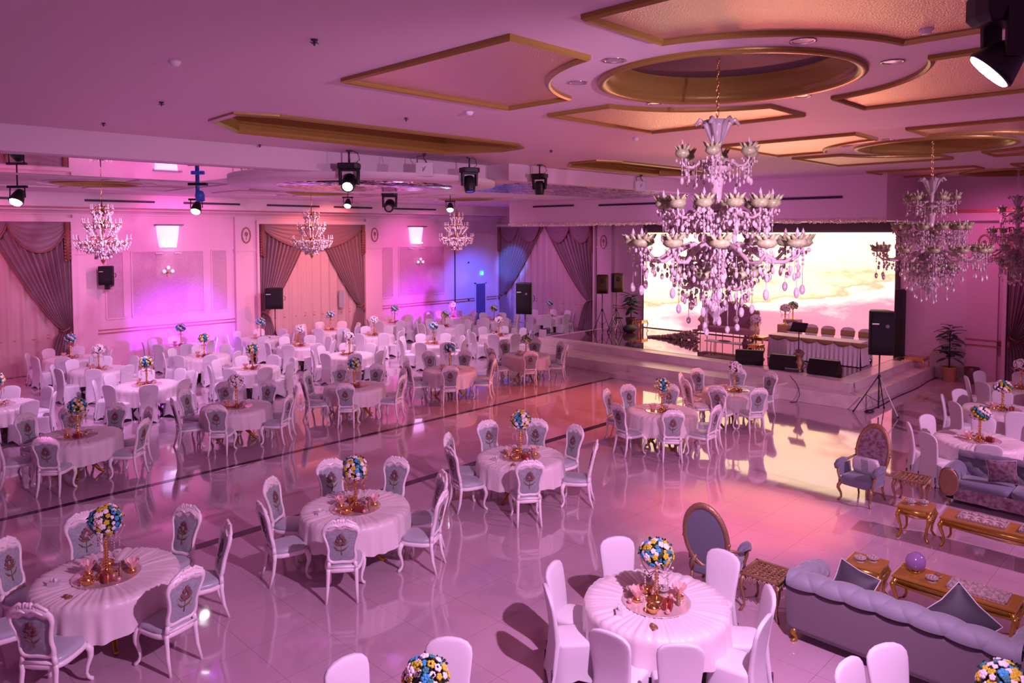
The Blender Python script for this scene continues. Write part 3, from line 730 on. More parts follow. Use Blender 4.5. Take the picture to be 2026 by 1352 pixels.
# table sweets
def simple(name, b, m_, bevel=0): return proto(b.build(name, m_, None, bevel))
b = MB(); b.lathe([(.0, .0), (.355, .0), (.37, .008), (.365, .014), (.35, .008), (0, .008)], n=48, cap=False); IT_PLATE = simple('glass_plate', b, GLASSP)
b = MB(); b.box(-.06, .06, -.045, .045, 0, .085); IT_RED = proto(thing('gift_box', 'p', 'box', (0, 0, -50))); b.build('box_body', REDBOX, IT_RED, .004); b = MB(); b.box(-.062, .062, -.008, .008, 0, .088); b.tube([(0, 0, .088), (.03, .01, .115), (.005, 0, .09), (-.03, -.01, .115), (0, 0, .088)], .006, 5); b.build('ribbon', GOLD, IT_RED)
b = MB(); b.lathe([(.03, 0), (.05, .01), (.07, .05), (.072, .075), (.066, .075), (.06, .045), (.02, .015)], n=20, cap=False); b.ball((0, 0, .06), .055, (1, 1, .5), 10, 6); IT_GBOWL = simple('gold_bowl', b, GOLD)
b = MB(); b.lathe([(.035, 0), (.035, .004), (.006, .012), (.006, .07), (.03, .10), (.034, .15), (.031, .15), (.026, .10), (.0, .08)], n=16, cap=False); IT_GLASS = simple('goblet', b, CRYSTALW)
b = MB(); b.grid(lambda u, v: ((.015+.065*v)*cos(2*pi*u), (.015+.065*v)*sin(2*pi*u), .03+.11*v+.015*v*sin(2*pi*u*9)), 36, 5); IT_FAN = proto(thing('wrapped_favour', 'p', 'gift', (0, 0, -50))); b.build('tulle_wrap', PINKW, IT_FAN); b = MB(); b.lathe([(.0, 0), (.05, 0), (.055, .03), (.02, .05), (.0, .05)], n=14); b.build('favour_base', GOLD, IT_FAN)
b = MB()
for k_ in range(7):
    a = k_*2.4; b.lathe([(.012, 0), (.020, .02), (.021, .026), (.0, .03)], (.02*sqrt(k_)*cos(a)*1.3, .02*sqrt(k_)*sin(a)*1.3, .006*(k_ % 3)), 8)
IT_CUPS = simple('sweet_cups', b, GOLD)
b = MB(); b.box(-.065, .065, -.035, .035, 0, .05); IT_TIS = proto(thing('tissue_box', 'p', 'box', (0, 0, -50))); b.build('box_body', STRIPE, IT_TIS, .006); b = MB(); b.grid(lambda u, v: (-.03+.06*u, .012*sin(7*u), .05+.05*v*(1-.3*u)), 8, 3); b.build('tissue', WHITEPL, IT_TIS, solid=.002)
b = MB(); b.lathe([(.018, 0), (.022, .01), (.022, .10), (.008, .13), (.008, .16), (.011, .165), (.0, .17)], n=12); IT_BOT = simple('small_bottle', b, BRONZEW)
b = MB(); b.ball((0, 0, .028), .028, (1, 1, 1), 10, 7); IT_BALL = simple('sweet_ball', b, mat('rose_foil_sweet', (.72, .38, .36), .28, .4))
b = MB(); b.lathe([(.05, 0), (.055, .006), (.018, .012), (.018, .03), (.06, .035), (.075, .06), (.07, .06), (0, .04)], n=16, cap=False)
for k_ in range(6): b.ball((.035*cos(k_*1.05), .035*sin(k_*1.05), .06), .018, (1, 1, 1), 6, 4)
b.ball((0, 0, .075), .02, (1, 1, 1), 6, 4); IT_CRY = simple('crystal_dish', b, CRYSTALW)
b = MB(); b.ball((0, 0, .012), .055, (1.2, .8, .25), 10, 5); b.ball((.01, .01, .03), .03, (1.2, .8, .5), 8, 5); IT_LUMP = simple('folded_napkin', b, BRONZEW)

# ================================================================== LAYOUT OF TABLES
SECT = ['far side', 'far right side', 'right side', 'near right side', 'near side', 'near left side', 'left side', 'far left side']
def sectors(cx, cy, angs):
    base = atan2(cy, cx)
    prefs = []
    for a in angs:
        d = (degrees(base)-a) % 360; prefs.append(d/45)      # 0 far side, clockwise = towards the right
    used = {}; order = sorted(range(len(angs)), key=lambda i: abs(prefs[i]-round(prefs[i])))
    for i in order:
        c_ = sorted(range(8), key=lambda s: min(abs(prefs[i]-s), 8-abs(prefs[i]-s)))
        for s in c_:
            if s not in used.values(): used[i] = s; break
    return [SECT[used[i]] for i in range(len(angs))]
OP = [76, 28, -19, -57, -132, 168, 123]
CG = [20, 65, 110, 155, 200, 245, 290, 335]
# name: x, y, kind, description, chair angles, centrepiece
TB = [
 ('O', 2.72, 9.31, 'ornate-chaired table at the bottom left', [84, 28, -15, -72, -135, 125, 172], 'D0'),
 ('O', 5.95, 9.05, 'ornate-chaired table at lower middle left', OP, 'D1'),
 ('O', 9.39, 9.04, 'ornate-chaired table at the picture centre', [70, 30, -6, -56, -130, 160, 124], 'D0'),
 ('O', 14.01, 9.11, 'ornate-chaired table left of the chandelier reflection', [103, 72, 25, -48, -92, -135, 172], 'S0'),
 ('O', 17.1, 9.0, 'ornate-chaired table closest to the stage', [75, 112, 150, -168, -128, 24, -16], 'S1'),
 ('O', 1.05, 16.2, 'leftmost table behind the dark floor line', [28, -19, -57], 'S0'),
 ('O', 4.29, 16.2, 'second table behind the dark floor line', [80, 42, -2, -48, -128, 170, 118], 'S0'),
 ('O', 7.58, 16.35, 'third table behind the dark floor line', OP, 'S1'),
 ('O', 10.75, 16.33, 'fourth table behind the dark floor line', OP, 'S0'),
 ('O', 14.0, 16.33, 'fifth table behind the dark floor line', OP, 'S3'),
 ('O', 17.4, 16.5, 'sixth table behind the dark floor line', OP, 'S2'),
 ('C', 6.67, 4.39, 'big white table at the bottom right centre', [58, -8, -55, -86, -133, -168, 140, 112], 'D2'),
 ('C', 3.46, 4.33, 'white table cut off by the bottom edge', [88, 42], 'D1'),
 ('C', 6.45, 1.17, 'white table behind the grey sofa', [56, 84], 'D1'),
 ('C', 16.28, 3.48, 'nearest right-hand white table', [110, 66, 10, -35, -125, -160, 150], 'S2'),
 ('C', 19.45, 3.73, 'middle right-hand white table', [145, 105, 60, 10, -120, -155], 'S2'),
 ('C', 22.5, 3.94, 'farthest right-hand white table', [148, 112, 60, 10, -120, -155], 'S1'),
]
for i, (x, y, cp) in enumerate([(3.77, 20.47, 'S0'), (7.06, 20.45, 'S0'), (10.07, 20.6, 'S0'), (13.45, 20.7, 'S1'), (16.9, 20.6, 'S3'), (20.0, 20.4, 'S1')]):
    TB.append(('C', x, y, ['first', 'second', 'third', 'fourth', 'fifth', 'sixth'][i]+' table of the front white row', [a+(i*7) % 20 for a in CG], cp))
for i, (x, y, cp) in enumerate([(6.88, 23.74, 'S1'), (10.01, 23.82, 'S0'), (13.3, 23.6, 'S1'), (16.72, 24.0, 'S1'), (20.4, 24.1, 'S2'), (23.5, 24.3, 'S2'), (26.3, 23.4, 'S3')]):
    TB.append(('C', x, y, ['first', 'second', 'third', 'fourth', 'fifth', 'sixth', 'seventh'][i]+' table of the middle white row', [a+(i*11) % 25 for a in CG], cp))
for i, (x, y, cp) in enumerate([(6.9, 26.6, 'S3'), (10.4, 26.7, 'S3'), (13.25, 26.4, 'S3'), (16.4, 26.6, 'S3'), (19.7, 26.7, 'S3'), (22.9, 26.5, 'S1')]):
    TB.append(('C', x, y, ['first', 'second', 'third', 'fourth', 'fifth', 'sixth'][i]+' table of the rear white row', [a+(i*13) % 25 for a in CG], cp))
RND = random.Random(11)
NAMED = {}
placed = []
def items(cx, cy, desc, near, seed):
    R_ = random.Random(seed); z = .772
    dup(IT_PLATE, (cx, cy, z), 0, 'round glass plate in the middle of the '+desc, 'glass centre plates', cat='plate')
    z += .012
    def put(o, r, a, lab, grp, cat_, zz=z): dup(o, (cx+r*cos(a), cy+r*sin(a), zz), R_.uniform(0, 6.28), lab+' on the '+desc, grp, cat=cat_)
    A0 = R_.uniform(0, 6.28)
    put(IT_RED, .20, -1.9, 'small crimson gift box', 'crimson gift boxes', 'box')
    put(IT_FAN, .21, 2.4, 'pink tulle wrapped favour', 'tulle favours', 'gift')
    put(IT_CRY, .20, .2, 'crystal dish of sweets', 'crystal dishes', 'dish')
    if near:
        put(IT_GBOWL, .19, 1.2, 'gold bowl of sweets', 'gold bowls', 'bowl')
        put(IT_CUPS, .20, -2.7, 'cluster of tiny gold sweet cups', 'sweet cup clusters', 'cups')
        put(IT_BOT, .24, -1.25, 'small bronze bottle', 'bronze bottles', 'bottle')
        SW = ['in front of the stand', 'right of the stand', 'behind the stand', 'left of the stand', 'at the front rim', 'at the right rim', 'at the rear rim', 'at the left rim']
        for k_ in range(8): put(IT_BALL, .17 if k_ < 4 else .30, atan2(cy, cx)+pi+.4+pi/2*(k_ % 4), 'sweet '+SW[k_], 'foil sweets', 'sweet')
        put(IT_FAN, .27, -.55, 'second pink tulle favour', 'tulle favours', 'gift'); put(IT_CRY, .28, 1.75, 'second crystal dish', 'crystal dishes', 'dish'); put(IT_GBOWL, .27, 3.6, 'second gold bowl', 'gold bowls', 'bowl')
        put(IT_GLASS, .26, .9, 'clear goblet', 'goblets', 'glass')
        put(IT_TIS, .52, 2.9, 'pale tissue box', 'tissue boxes', 'box', .772)
        put(IT_LUMP, .56, -2.6, 'folded dark napkin', 'folded napkins', 'napkin', .772)
    else:
        put(IT_CUPS, .18, -2.9, 'cluster of tiny gold sweet cups', 'sweet cup clusters', 'cups')
        for k_ in range(3): put(IT_BALL, .17, -.9+.7*k_, ['first','second','third'][k_]+' sweet', 'foil sweets', 'sweet')
for ti, (kind, cx, cy, desc, angs, cp) in enumerate(TB):
    tl = 'round white pedestal table, ' + ('the ' + desc)
    dup(TABLE, (cx, cy, 0), RND.uniform(0, 1.5), tl, 'round banquet tables', cat='table')
    dup(CLOTHO[ti % 3], (cx, cy, .0), RND.uniform(0, 6.28), 'ruched satin tablecloth over the '+desc, 'satin tablecloths', cat='tablecloth')
    proto_cp = (CP_D if cp[0] == 'D' else CP_S)[int(cp[1])]
    dup(proto_cp, (cx, cy, .784), RND.uniform(0, 6.28), 'gold stand with flower ball on the '+desc, 'flower stands on the tables', cat='centrepiece')
    items(cx, cy, desc, cp[0] == 'D', ti)
    names = sectors(cx, cy, angs)
    for a, nm in zip(angs, names):
        a += RND.uniform(-2, 2)
        if kind == 'O':
            r = 1.0; lab = 'ornate white chair, %s of %s' % (nm, desc)
        else:
            r = .88+RND.uniform(-.02, .04); lab = 'white covered chair, %s of %s' % (nm, desc)
        ar = radians(a); p = (cx+r*cos(ar), cy+r*sin(ar))
        if any((p[0]-q[0])**2+(p[1]-q[1])**2 < .40**2 for q in placed) or p[1] > YW-.75: continue
        if 13.9 < p[0] < 15.25 and p[1] < 3.75 and kind == 'C': continue
        placed.append(p)
        dup(ORNATE if kind == 'O' else COVERED, (p[0], p[1], 0), ar+pi/2+radians(RND.uniform(-5, 5)), lab, 'ornate chairs round the tables' if kind == 'O' else 'white covered chairs round the tables', cat='chair')

# ================================================================== LOUNGE FURNITURE
def cabriole(b, x, y, z0, s, sx, sy, k_=1.0):
    b.tube([(x, y, z0), (x+sx*.03*k_, y+sy*.03*k_, z0*.82), (x+sx*.035*k_, y+sy*.035*k_, z0*.68), (x, y, z0*.38), (x-sx*.005, y-sy*.005, z0*.18), (x+sx*.02, y+sy*.02, z0*.06), (x+sx*.04, y+sy*.04, 0)], [s*1.2, s*1.25, s*1.1, s*.75, s*.65, s*.85, s*.6], 8)
def tufted(fn, nrm, nu, nv, tu, tv, amp):
    """surface fn(u,v) pushed along nrm with diamond tufting, tu x tv diamonds"""
    def g(u, v):
        a, c_ = u*tu, v*tv
        d = abs(sin(pi*(a+c_)))*abs(sin(pi*(a-c_)))
        return Vector(fn(u, v))+Vector(nrm(u, v))*amp*(d**.33)
    return g
def sofa_near():
    L = 2.32; hx = L/2
    t = thing('tufted_sofa', 'lilac grey velvet sofa seen from behind with buttoned scroll back', 'sofa', (8.62, 3.66-hx, 0), -pi/2)
    # local: back at y=-.36, seat faces +y ; local -x = left end in the picture
    b = MB(); b.box(-hx+.04, hx-.04, -.34, .42, .14, .36); b.build('base', GREYSOFA, t, .02)
    b = MB()
    b.grid(lambda u, v: (-hx+L*u, -.37-.02*sin(pi*v)+.03*(1-v), .13+.55*v), 30, 8)
    b.build('back_panel', mat('sofa_back_panel', (.15, .105, .14), .6, sheen=.3), t, solid=.02)
    b = MB()
    def roll(u, v):
        a = radians(-115)+radians(290)*v
        return (-hx+.02+(L-.04)*u, -.30+.115*sin(a), .72+.03*sin(pi*u)+.10*cos(a))
    def rn(u, v):
        a = radians(-115)+radians(290)*v; return (0, sin(a), cos(a))
    b.grid(tufted(roll, rn, 0, 0, 7, 1, .026), 220, 34); b.build('top_roll', GREYSOFA, t)
    b = MB(); b.grid(tufted(lambda u, v: (-hx+L*u, -.22-.04*v, .44+.26*v), lambda u, v: (0, 1, 0), 0, 0, 9, 1.5, .035), 120, 14); b.build('inner_back', GREYSOFA, t)
    for k_ in range(3):
        w_ = (L-.36)/3; x0 = -hx+.18+k_*w_
        b = MB(); b.loft([rr(w_/2*f, .30*f, .10, z, 24, .3) for f, z in ((.97, .36), (1.0, .39), (1.0, .46), (.93, .49), (.5, .505))], M=T((x0+w_/2, 0, 0))); b.build('seat_cushion', GREYSOFA, t)
    for s in (-1, 1):
        b = MB()
        def arm(u, v):
            a = radians(-120)+radians(300)*v; zc = .66-.08*u+.05*sin(pi*u)
            return (s*(hx-.06+.10*sin(a)), -.30+.78*u, zc+.10*cos(a))
        def an(u, v):
            a = radians(-120)+radians(300)*v; return (s*sin(a), 0, cos(a))
        b.grid(tufted(arm, an, 0, 0, 3, 2, .025), 60, 26); b.add([(s*(hx-.06), .48, .58)]+[(s*(hx-.06+.12*sin(2*pi*i/20)), .485, .58+.12*cos(2*pi*i/20)) for i in range(20)], [(0, 1+i, 1+(i+1) % 20) for i in range(20)])
        b.box(min(s*(hx-.14), s*(hx+.0)), max(s*(hx-.14), s*(hx+.0)), -.34, .47, .14, .60); b.build('arm', GREYSOFA, t)
        for y in (-.31, .40):
            b = MB(); cabriole(b, s*(hx-.1), y, .15, .028, s, 1 if y > 0 else -1, .7); b.build('leg', GOLDW, t)
    return t
sofa_near()
def cushion(loc, rot, size, m_, label, pattern=None):
    b = MB(); N = 14
    for sgn in (1, -1):
        b.grid(lambda u, v: ((u-.5)*size*(1-.10*sin(pi*v)), (v-.5)*size*(1-.10*sin(pi*u)), sgn*.075*(sin(pi*u)*sin(pi*v))**.5), N, N)
    t = b.build('cushion', m_); t.location = loc; t.rotation_euler = rot; tag(t, label, 'cushion')
    b = MB(); pts = [(-.5, -.5), (0, -.45), (.5, -.5), (.45, 0), (.5, .5), (0, .45), (-.5, .5), (-.45, 0), (-.5, -.5)]
    b.tube([(x*size, y*size, 0) for x, y in pts], .007, 5); b.build('piping', STRIPE, t)
    return t
cushion((8.62, 3.05, .70), (radians(62), radians(12), -pi/2-.1), .46, CUSH, 'charcoal cushion at the left end of the grey sofa')
cushion((8.55, 1.95, .76), (radians(64), radians(40), -pi/2), .52, CUSH, 'charcoal cushion standing on its corner on the grey sofa')

def sofa_far():
    L = 2.9; hx = L/2
    t = thing('carved_sofa', 'slate velvet sofa with round carved wooden arm fronts on the far right', 'sofa', (14.72, 3.66-hx, 0), pi/2)
    # seat faces +y local = -X world ; local +x = picture left (+Y world)
    b = MB(); b.box(-hx+.1, hx-.1, -.34, .34, .12, .34); b.build('base', BROCADE, t, .015)
    for k_ in range(3):
        w_ = (L-.44)/3; x0 = -hx+.22+k_*w_
        b = MB(); b.loft([rr(w_/2*f, .34*f, .02, z, 24, .3) for f, z in ((.98, .34), (1.0, .37), (1.0, .42), (.93, .45), (.5, .46))], M=T((x0+w_/2, 0, 0))); b.build('seat_cushion', SLATE, t)
    b = MB()
    def bk(u, v):
        a = radians(10)+radians(215)*v
        return (-hx+.15+(L-.3)*u, -.28+.12*cos(a)-.02, .50+.24*min(1, v*2)*.8+.09*sin(a))
    b.grid(tufted(lambda u, v: (-hx+.15+(L-.3)*u, -.18-.08*v, .42+.34*v), lambda u, v: (0, 1, .2), 0, 0, 9, 1.6, .035), 120, 14)
    b.grid(tufted(lambda u, v: (-hx+.15+(L-.3)*u, -.30+.09*cos(pi*1.2*v), .76+.08*sin(pi*1.2*v)), lambda u, v: (0, cos(pi*1.2*v), sin(pi*1.2*v)), 0, 0, 9, 1.6, .02), 100, 14)
    b.grid(lambda u, v: (-hx+.15+(L-.3)*u, -.38, .12+.66*v), 8, 4); b.build('back', DARKSOFA, t)
    for s in (-1, 1):
        b = MB()
        def arm(u, v):
            a = radians(-130)+radians(280)*v
            return (s*(hx-.15+.15*sin(a)), -.36+.72*u, .50+.02*sin(pi*u)+.17*cos(a))
        b.grid(arm, 12, 24); b.box(min(s*(hx-.22), s*(hx-.06)), max(s*(hx-.22), s*(hx-.06)), -.34, .34, .12, .45)
        a_ = b.build('arm', SLATE, t)
        b = MB(); b.lathe([(.0, .0), (.155, .0), (.16, .02), (.14, .035), (.11, .025), (.08, .035), (.05, .028), (.0, .04)], n=28, cap=False, M=T((s*(hx-.15), .355, .42)) @ RX(-pi/2) @ Matrix.Diagonal((1, 1.55, 1, 1)))
        b.build('carved_medallion', BRONZEW, a_)
        for y in (-.3, .3):
            b = MB(); cabriole(b, s*(hx-.16), y, .13, .028, s, 1 if y > 0 else -1, .6); b.build('leg', BRONZEW, t)
    return t
sofa_far()
cushion((14.62, 2.78, .70), (radians(74), radians(6), pi/2+.15), .44, BROCADE, 'patterned brocade cushion on the slate sofa')

def oval_chair(label, loc, rz):
    t = thing('medallion_armchair', label, 'armchair', loc, rz)
    cz, a_, h_ = .83, .285, .44
    def tl(p): return Vector((p[0], p[1]-.26-(p[2]-.45)*.22, p[2]))
    P = [Vector((a_*cos(q), 0, cz+h_*sin(q))) for q in [2*pi*i/40 for i in range(40)]]
    b = MB(); rings = []
    for i, p in enumerate(P+[P[0]]):
        c_ = Vector((0, 0, cz)); d = (p-c_); o = c_+d*1.10; q = c_+d*.90; mid = c_+d
        rings.append([tl(o+Vector((0, .015, 0))), tl(mid+Vector((0, .035, 0))), tl(q+Vector((0, .018, 0))), tl(q+Vector((0, -.018, 0))), tl(mid+Vector((0, -.035, 0))), tl(o+Vector((0, -.015, 0)))])
    b.loft(rings, True, False, False)
    for s in (-1, 1): b.tube([tl((s*.15, 0, .56)), (s*.20, -.30, .45), (s*.22, -.27, .34)], [.022, .03, .03], 6); b.ball(tl((s*.30, 0, .80)), .03)
    b.build('back_frame', BRONZEW, t)
    b = MB()
    for dy, k2 in ((1, .035), (-1, .03)):
        vs = [tl((0, dy*k2, cz))]; fs = []
        for f in (.4, .75, .93):
            for p in P: vs.append(tl((p.x*f, dy*k2*(1-.6*f**3), cz+(p.z-cz)*f)))
        for j in range(40):
            kk = (j+1) % 40; fs.append((0, 1+j, 1+kk))
            for r in range(2): fs.append((1+r*40+j, 1+r*40+kk, 1+(r+1)*40+kk, 1+(r+1)*40+j))
        if dy == -1: pass
        b.m = 0 if dy == -1 else 1; b.add(vs, fs)
    b.build('backrest', [SLATE, BROCADE], t)
    b = MB(); b.loft([rr(.30*f, .29*f, .0, z, 28, .4) for f, z in ((.95, .30), (1, .33), (1.0, .40), (.95, .44), (.7, .465), (.3, .47))]); b.build('seat', SLATE, t)
    for s in (-1, 1):
        b = MB(); b.tube([tl((s*.27, 0, .72)), (s*.34, -.15, .66), (s*.35, .05, .63), (s*.345, .19, .60), (s*.33, .23, .50), (s*.30, .22, .38), (s*.29, .24, .30)], [.018, .02, .024, .028, .024, .022, .025], 8)
        b.build('arm_frame', BRONZEW, t)
        b = MB(); b.tube([(s*.345, -.10, .655), (s*.35, .03, .665), (s*.345, .17, .645), (s*.34, .25, .60), (s*.34, .25, .55)], [.03, .055, .06, .055, .035], 10); b.grid(lambda u, v: (s*(.30+.03*v), -.18+.40*u, .42+.20*v), 6, 4); b.build('arm_pad', SLATE, t)
        for y in (-.25, .24):
            b = MB()
            if y > 0: cabriole(b, s*.26, y, .33, .026, s, 1)
            else: b.tube([(s*.22, y, .36), (s*.225, y-.02, .2), (s*.24, y-.09, 0)], [.026, .02, .015], 8)
            b.build('leg', BRONZEW, t)
    return t
oval_chair('oval-backed armchair seen from behind beside the carved side table', (8.76, 4.84, 0), -pi/2+.12)
oval_chair('oval-backed armchair facing us beside the slate sofa', (13.55, 4.66, 0), pi/2-.15)
b = MB(); b.loft([rr(.24*f, .05, .0, z, 20, .35) for f, z in ((.9, .0), (1.0, .08), (.97, .2), (.85, .27))]); c1 = b.build('lumbar_cushion', STRIPE); c1.location = (13.68, 4.64, .475); c1.rotation_euler = (radians(-8), 0, pi/2-.15)
tag(c1, 'pale cushion with a grey middle band on the far armchair', 'cushion')
b = MB(); b.box(-.06, .06, -.056, .056, .01, .262); b.build('grey_band', GREYFAB, c1)

def carved_table(label, loc, rz, h=.52, s=.25):
    t = thing('carved_side_table', label, 'side table', loc, rz, 'carved side tables')
    b = MB()
    for a0, a1, c0, c1_ in ((-s, s, -s, -s+.035), (-s, s, s-.035, s), (-s, -s+.035, -s, s), (s-.035, s, -s, s)): b.box(a0, a1, c0, c1_, h-.03, h)
    b.build('top_frame', BRONZEW, t, .005)
    b = MB(); R_ = random.Random(5)
    for i in range(6):
        for j in range(6):
            x, y = -s+.06+(2*s-.12)*(i+.5)/6, -s+.06+(2*s-.12)*(j+.5)/6
            a = R_.uniform(0, 3.1)
            b.tube([(x+.04*cos(a+q)*(.5+.1*k_), y+.04*sin(a+q)*(.5+.1*k_), h-.012) for k_, q in enumerate((0, 1, 2, 3, 4.2, 5.2))], .0085, 5)
    b.box(-s+.03, s-.03, -s+.03, s-.03, h-.028, h-.02); b.build('fretwork_top', BRONZEW, t)
    b = MB()
    for k_ in range(4):
        M = RZ(k_*pi/2)
        for i in range(7):
            x = -s+.07+(2*s-.14)*i/6; dz = .06+.05*abs(i-3)/3
            b.tube([(x-.025, -s+.02, h-.04), (x, -s+.015, h-.04-dz), (x+.025, -s+.02, h-.04)], .009, 5, M)
    b.build('pierced_apron', BRONZEW, t)
    for sx in (-1, 1):
        for sy in (-1, 1):
            b = MB(); cabriole(b, sx*(s-.04), sy*(s-.04), h-.03, .024, sx, sy, .8); b.build('leg', BRONZEW, t)
carved_table('bronze carved side table between the near armchair and grey sofa', (8.76, 4.13, 0), .05, .5)
carved_table('bronze carved side table between the far armchair and slate sofa', (13.95, 3.98, 0), .05, .5)

def gilt_table(name, label, loc, rz, sx, sy, h, k_=.026):
    t = thing(name, label, 'table', loc, rz)
    b = MB(); b.box(-sx, sx, -sy, sy, h-.03, h); b.build('tabletop', ORANGEW, t, .008)
    b = MB()
    for q in (-1, 1):
        b.loft([[(x, q*(sy-.02)+q*d, h-.03), (x, q*(sy-.02)+q*d, h-.09-.04*sin(pi*(x+sx)/(2*sx))+.05*(abs(x)/sx)**4*0)] for d in (0, .012) for x in [0]][:0] or [[(-sx+.02, q*(sy-.02), h-.03), (sx-.02, q*(sy-.02), h-.03)], [(-sx+.02, q*(sy-.015), h-.11), (sx-.02, q*(sy-.015), h-.11)]], False, False, False)
        b.loft([[(q*(sx-.02), -sy+.02, h-.03), (q*(sx-.02), sy-.02, h-.03)], [(q*(sx-.015), -sy+.02, h-.11), (q*(sx-.015), sy-.02, h-.11)]], False, False, False)
    for q in (-1, 1):
        b.tube([(-sx+.04, q*(sy-.01), h-.11), (-sx*.5, q*sy, h-.12), (0, q*(sy+.005), h-.15), (sx*.5, q*sy, h-.12), (sx-.04, q*(sy-.01), h-.11)], .014, 6)
        b.tube([(q*(sx-.01), -sy+.04, h-.11), (q*(sx), 0, h-.14), (q*(sx-.01), sy-.04, h-.11)], .014, 6)
    b.build('apron', GOLDW, t, solid=.012)
    for ax in (-1, 1):
        for ay in (-1, 1):
            b = MB(); cabriole(b, ax*(sx-.05), ay*(sy-.05), h-.03, k_, ax, ay); b.ball((ax*(sx-.01), ay*(sy-.01), h*.72), .035, (1, 1, 1.2), 8, 6); b.build('leg', GOLDW, t)
    return t
gilt_table('coffee_table', 'long gilt coffee table in front of the grey sofa', (10.10, 2.36, 0), 0, .24, .66, .45)
gilt_table('end_table', 'small square gilt table beside the near coffee table', (9.98, 3.36, 0), .05, .22, .22, .47)
gilt_table('coffee_table', 'long gilt coffee table in front of the slate sofa', (12.62, 2.36, 0), 0, .25, .78, .46)
gilt_table('end_table', 'small square gilt table beside the far coffee table', (12.55, 3.50, 0), .05, .23, .23, .50)
def glass_tray(label, loc, rz, L=.30, W=.15):
    t = thing('glass_tray', label, 'tray', loc, rz)
    b = MB(); b.box(-L, L, -W, W, 0, .012); b.build('tray_base', GLASSP, t)
    b = MB()
    for i in range(14):
        for q in (-1, 1): b.ball((-L+2*L*i/13, q*W, .028), .016, (1, 1, 1.3), 6, 4)
    for i in range(7):
        for q in (-1, 1): b.ball((q*L, -W+2*W*i/6, .028), .016, (1, 1, 1.3), 6, 4)
    b.tube([(-L, -W, .02), (L, -W, .02), (L, W, .02), (-L, W, .02), (-L, -W, .02)], .008, 5)
    b.build('scalloped_rim', CRYSTALW, t)
    R_ = random.Random(int(loc[0]*10))
    for i in range(10):
        b = MB(); x, y = -L+.06+(2*L-.12)*(i % 5)/4, (-.06 if i < 5 else .06)
        b.lathe([(.02, 0), (.03, .02), (.035, .05), (.028, .05), (.0, .02)], (x, y, .012), 10, cap=False); b.ball((x, y, .05), .02, (1, 1, .7), 7, 5); b.build('glass_cup', CRYSTALW, t)
glass_tray('scalloped glass tray of cups on the near coffee table', (10.10, 2.12, .45), pi/2)
glass_tray('scalloped glass tray of cups on the far coffee table', (12.62, 2.62, .46), pi/2)
glass_tray('second glass tray toward the right end of the far coffee table', (12.62, 1.95, .46), pi/2, .2, .12)
b = MB(); b.lathe([(.05, 0), (.06, .02), (.05, .03)], n=16); t = thing('ceramic_globe', 'glossy purple ball on a brass foot, left end of the near coffee table', 'ornament', (10.12, 2.82, .45)); b.build('foot', GOLDW, t)
b = MB(); b.ball((0, 0, .145), .12, (1, 1, 1), 24, 16); b.build('globe', BALLM, t)
dup(IT_CRY, (10.0, 2.60, .45), 0, 'crystal dish between the purple ball and the tray', cat='dish'); dup(IT_LUMP, (10.2, 2.58, .45), .6, 'dark folded napkin beside the purple ball', cat='napkin')
dup(IT_CRY, (9.92, 3.42, .47), 0, 'left crystal dish on the near gilt end table', cat='dish'); dup(IT_CRY, (10.04, 3.30, .47), 1, 'right crystal dish on the near gilt end table', cat='dish')
dup(IT_CRY, (12.50, 3.57, .50), 0, 'left crystal dish on the far gilt end table', cat='dish'); dup(IT_CRY, (12.62, 3.42, .50), 1, 'right crystal dish on the far gilt end table', cat='dish')

# ================================================================== SPEAKERS
def pa_speaker(label, loc, rz, w_=.62, d=.5, h=1.15, badge=True):
    t = thing('loudspeaker', label, 'loudspeaker', loc, rz)
    b = MB(); b.prism([(-w_/2, -d*.35), (-w_*.32, d*.5), (w_*.32, d*.5), (w_/2, -d*.35), (w_*.46, -d*.5), (-w_*.46, -d*.5)], 0, h); b.build('cabinet', BLACKPL, t, .02)
    b = MB(); b.grid(lambda u, v: ((u-.5)*w_*.88, -d*.5-.018-.015*sin(pi*u), .03+(h-.06)*v), 10, 4); b.build('grille', GRILLE, t, solid=.01)
    b = MB(); b.box(-w_*.40, -w_*.14, -d*.5-.042, -d*.5-.034, h*.70, h*.725); b.build('badge', WHITETXT, t)
    if badge: b = MB(); b.lathe([(0, 0), (.05, 0), (.05, .008), (0, .01)], n=20, M=T((w_*.18, -d*.5-.036, h*.66)) @ RX(pi/2)); b.build('round_emblem', mat('emblem', (.22, .14, .2), .4), t)
    b = MB(); b.tube([(w_*.5, .0, h*.4), (w_*.56, .02, h*.45), (w_*.56, .02, h*.55), (w_*.5, 0, h*.6)], .014, 6); b.build('handle', BLACKPL, t)
    return t
def tripod(label, loc, top, rz=0, spread=.5, hub=.75, white=None):
    t = thing('speaker_stand', label, 'stand', loc, rz)
    b = MB(); b.tube([(0, 0, .12), (0, 0, top)], .019, 8); b.build('pole', STEEL, t)
    b = MB(); b.lathe([(.03, hub-.05), (.045, hub), (.03, hub+.06)], n=12); b.build('collar', BLACKPL, t)
    for k_ in range(3):
        a = k_*2*pi/3; b = MB(); b.tube([(.03*cos(a), .03*sin(a), hub), (spread*cos(a), spread*sin(a), .02)], .015, 6)
        lg = b.build('leg', STEEL if k_ != white else WHITEPL, t)
        b = MB(); b.ball((spread*cos(a), spread*sin(a), .025), .03, (1, 1, .8), 8, 5); b.build('rubber_foot', BLACKPL, lg)
        b = MB(); b.tube([(spread*.5*cos(a), spread*.5*sin(a), hub*.5), (0, 0, hub*.3)], .009, 5); b.build('strut', STEEL, t)
    return t
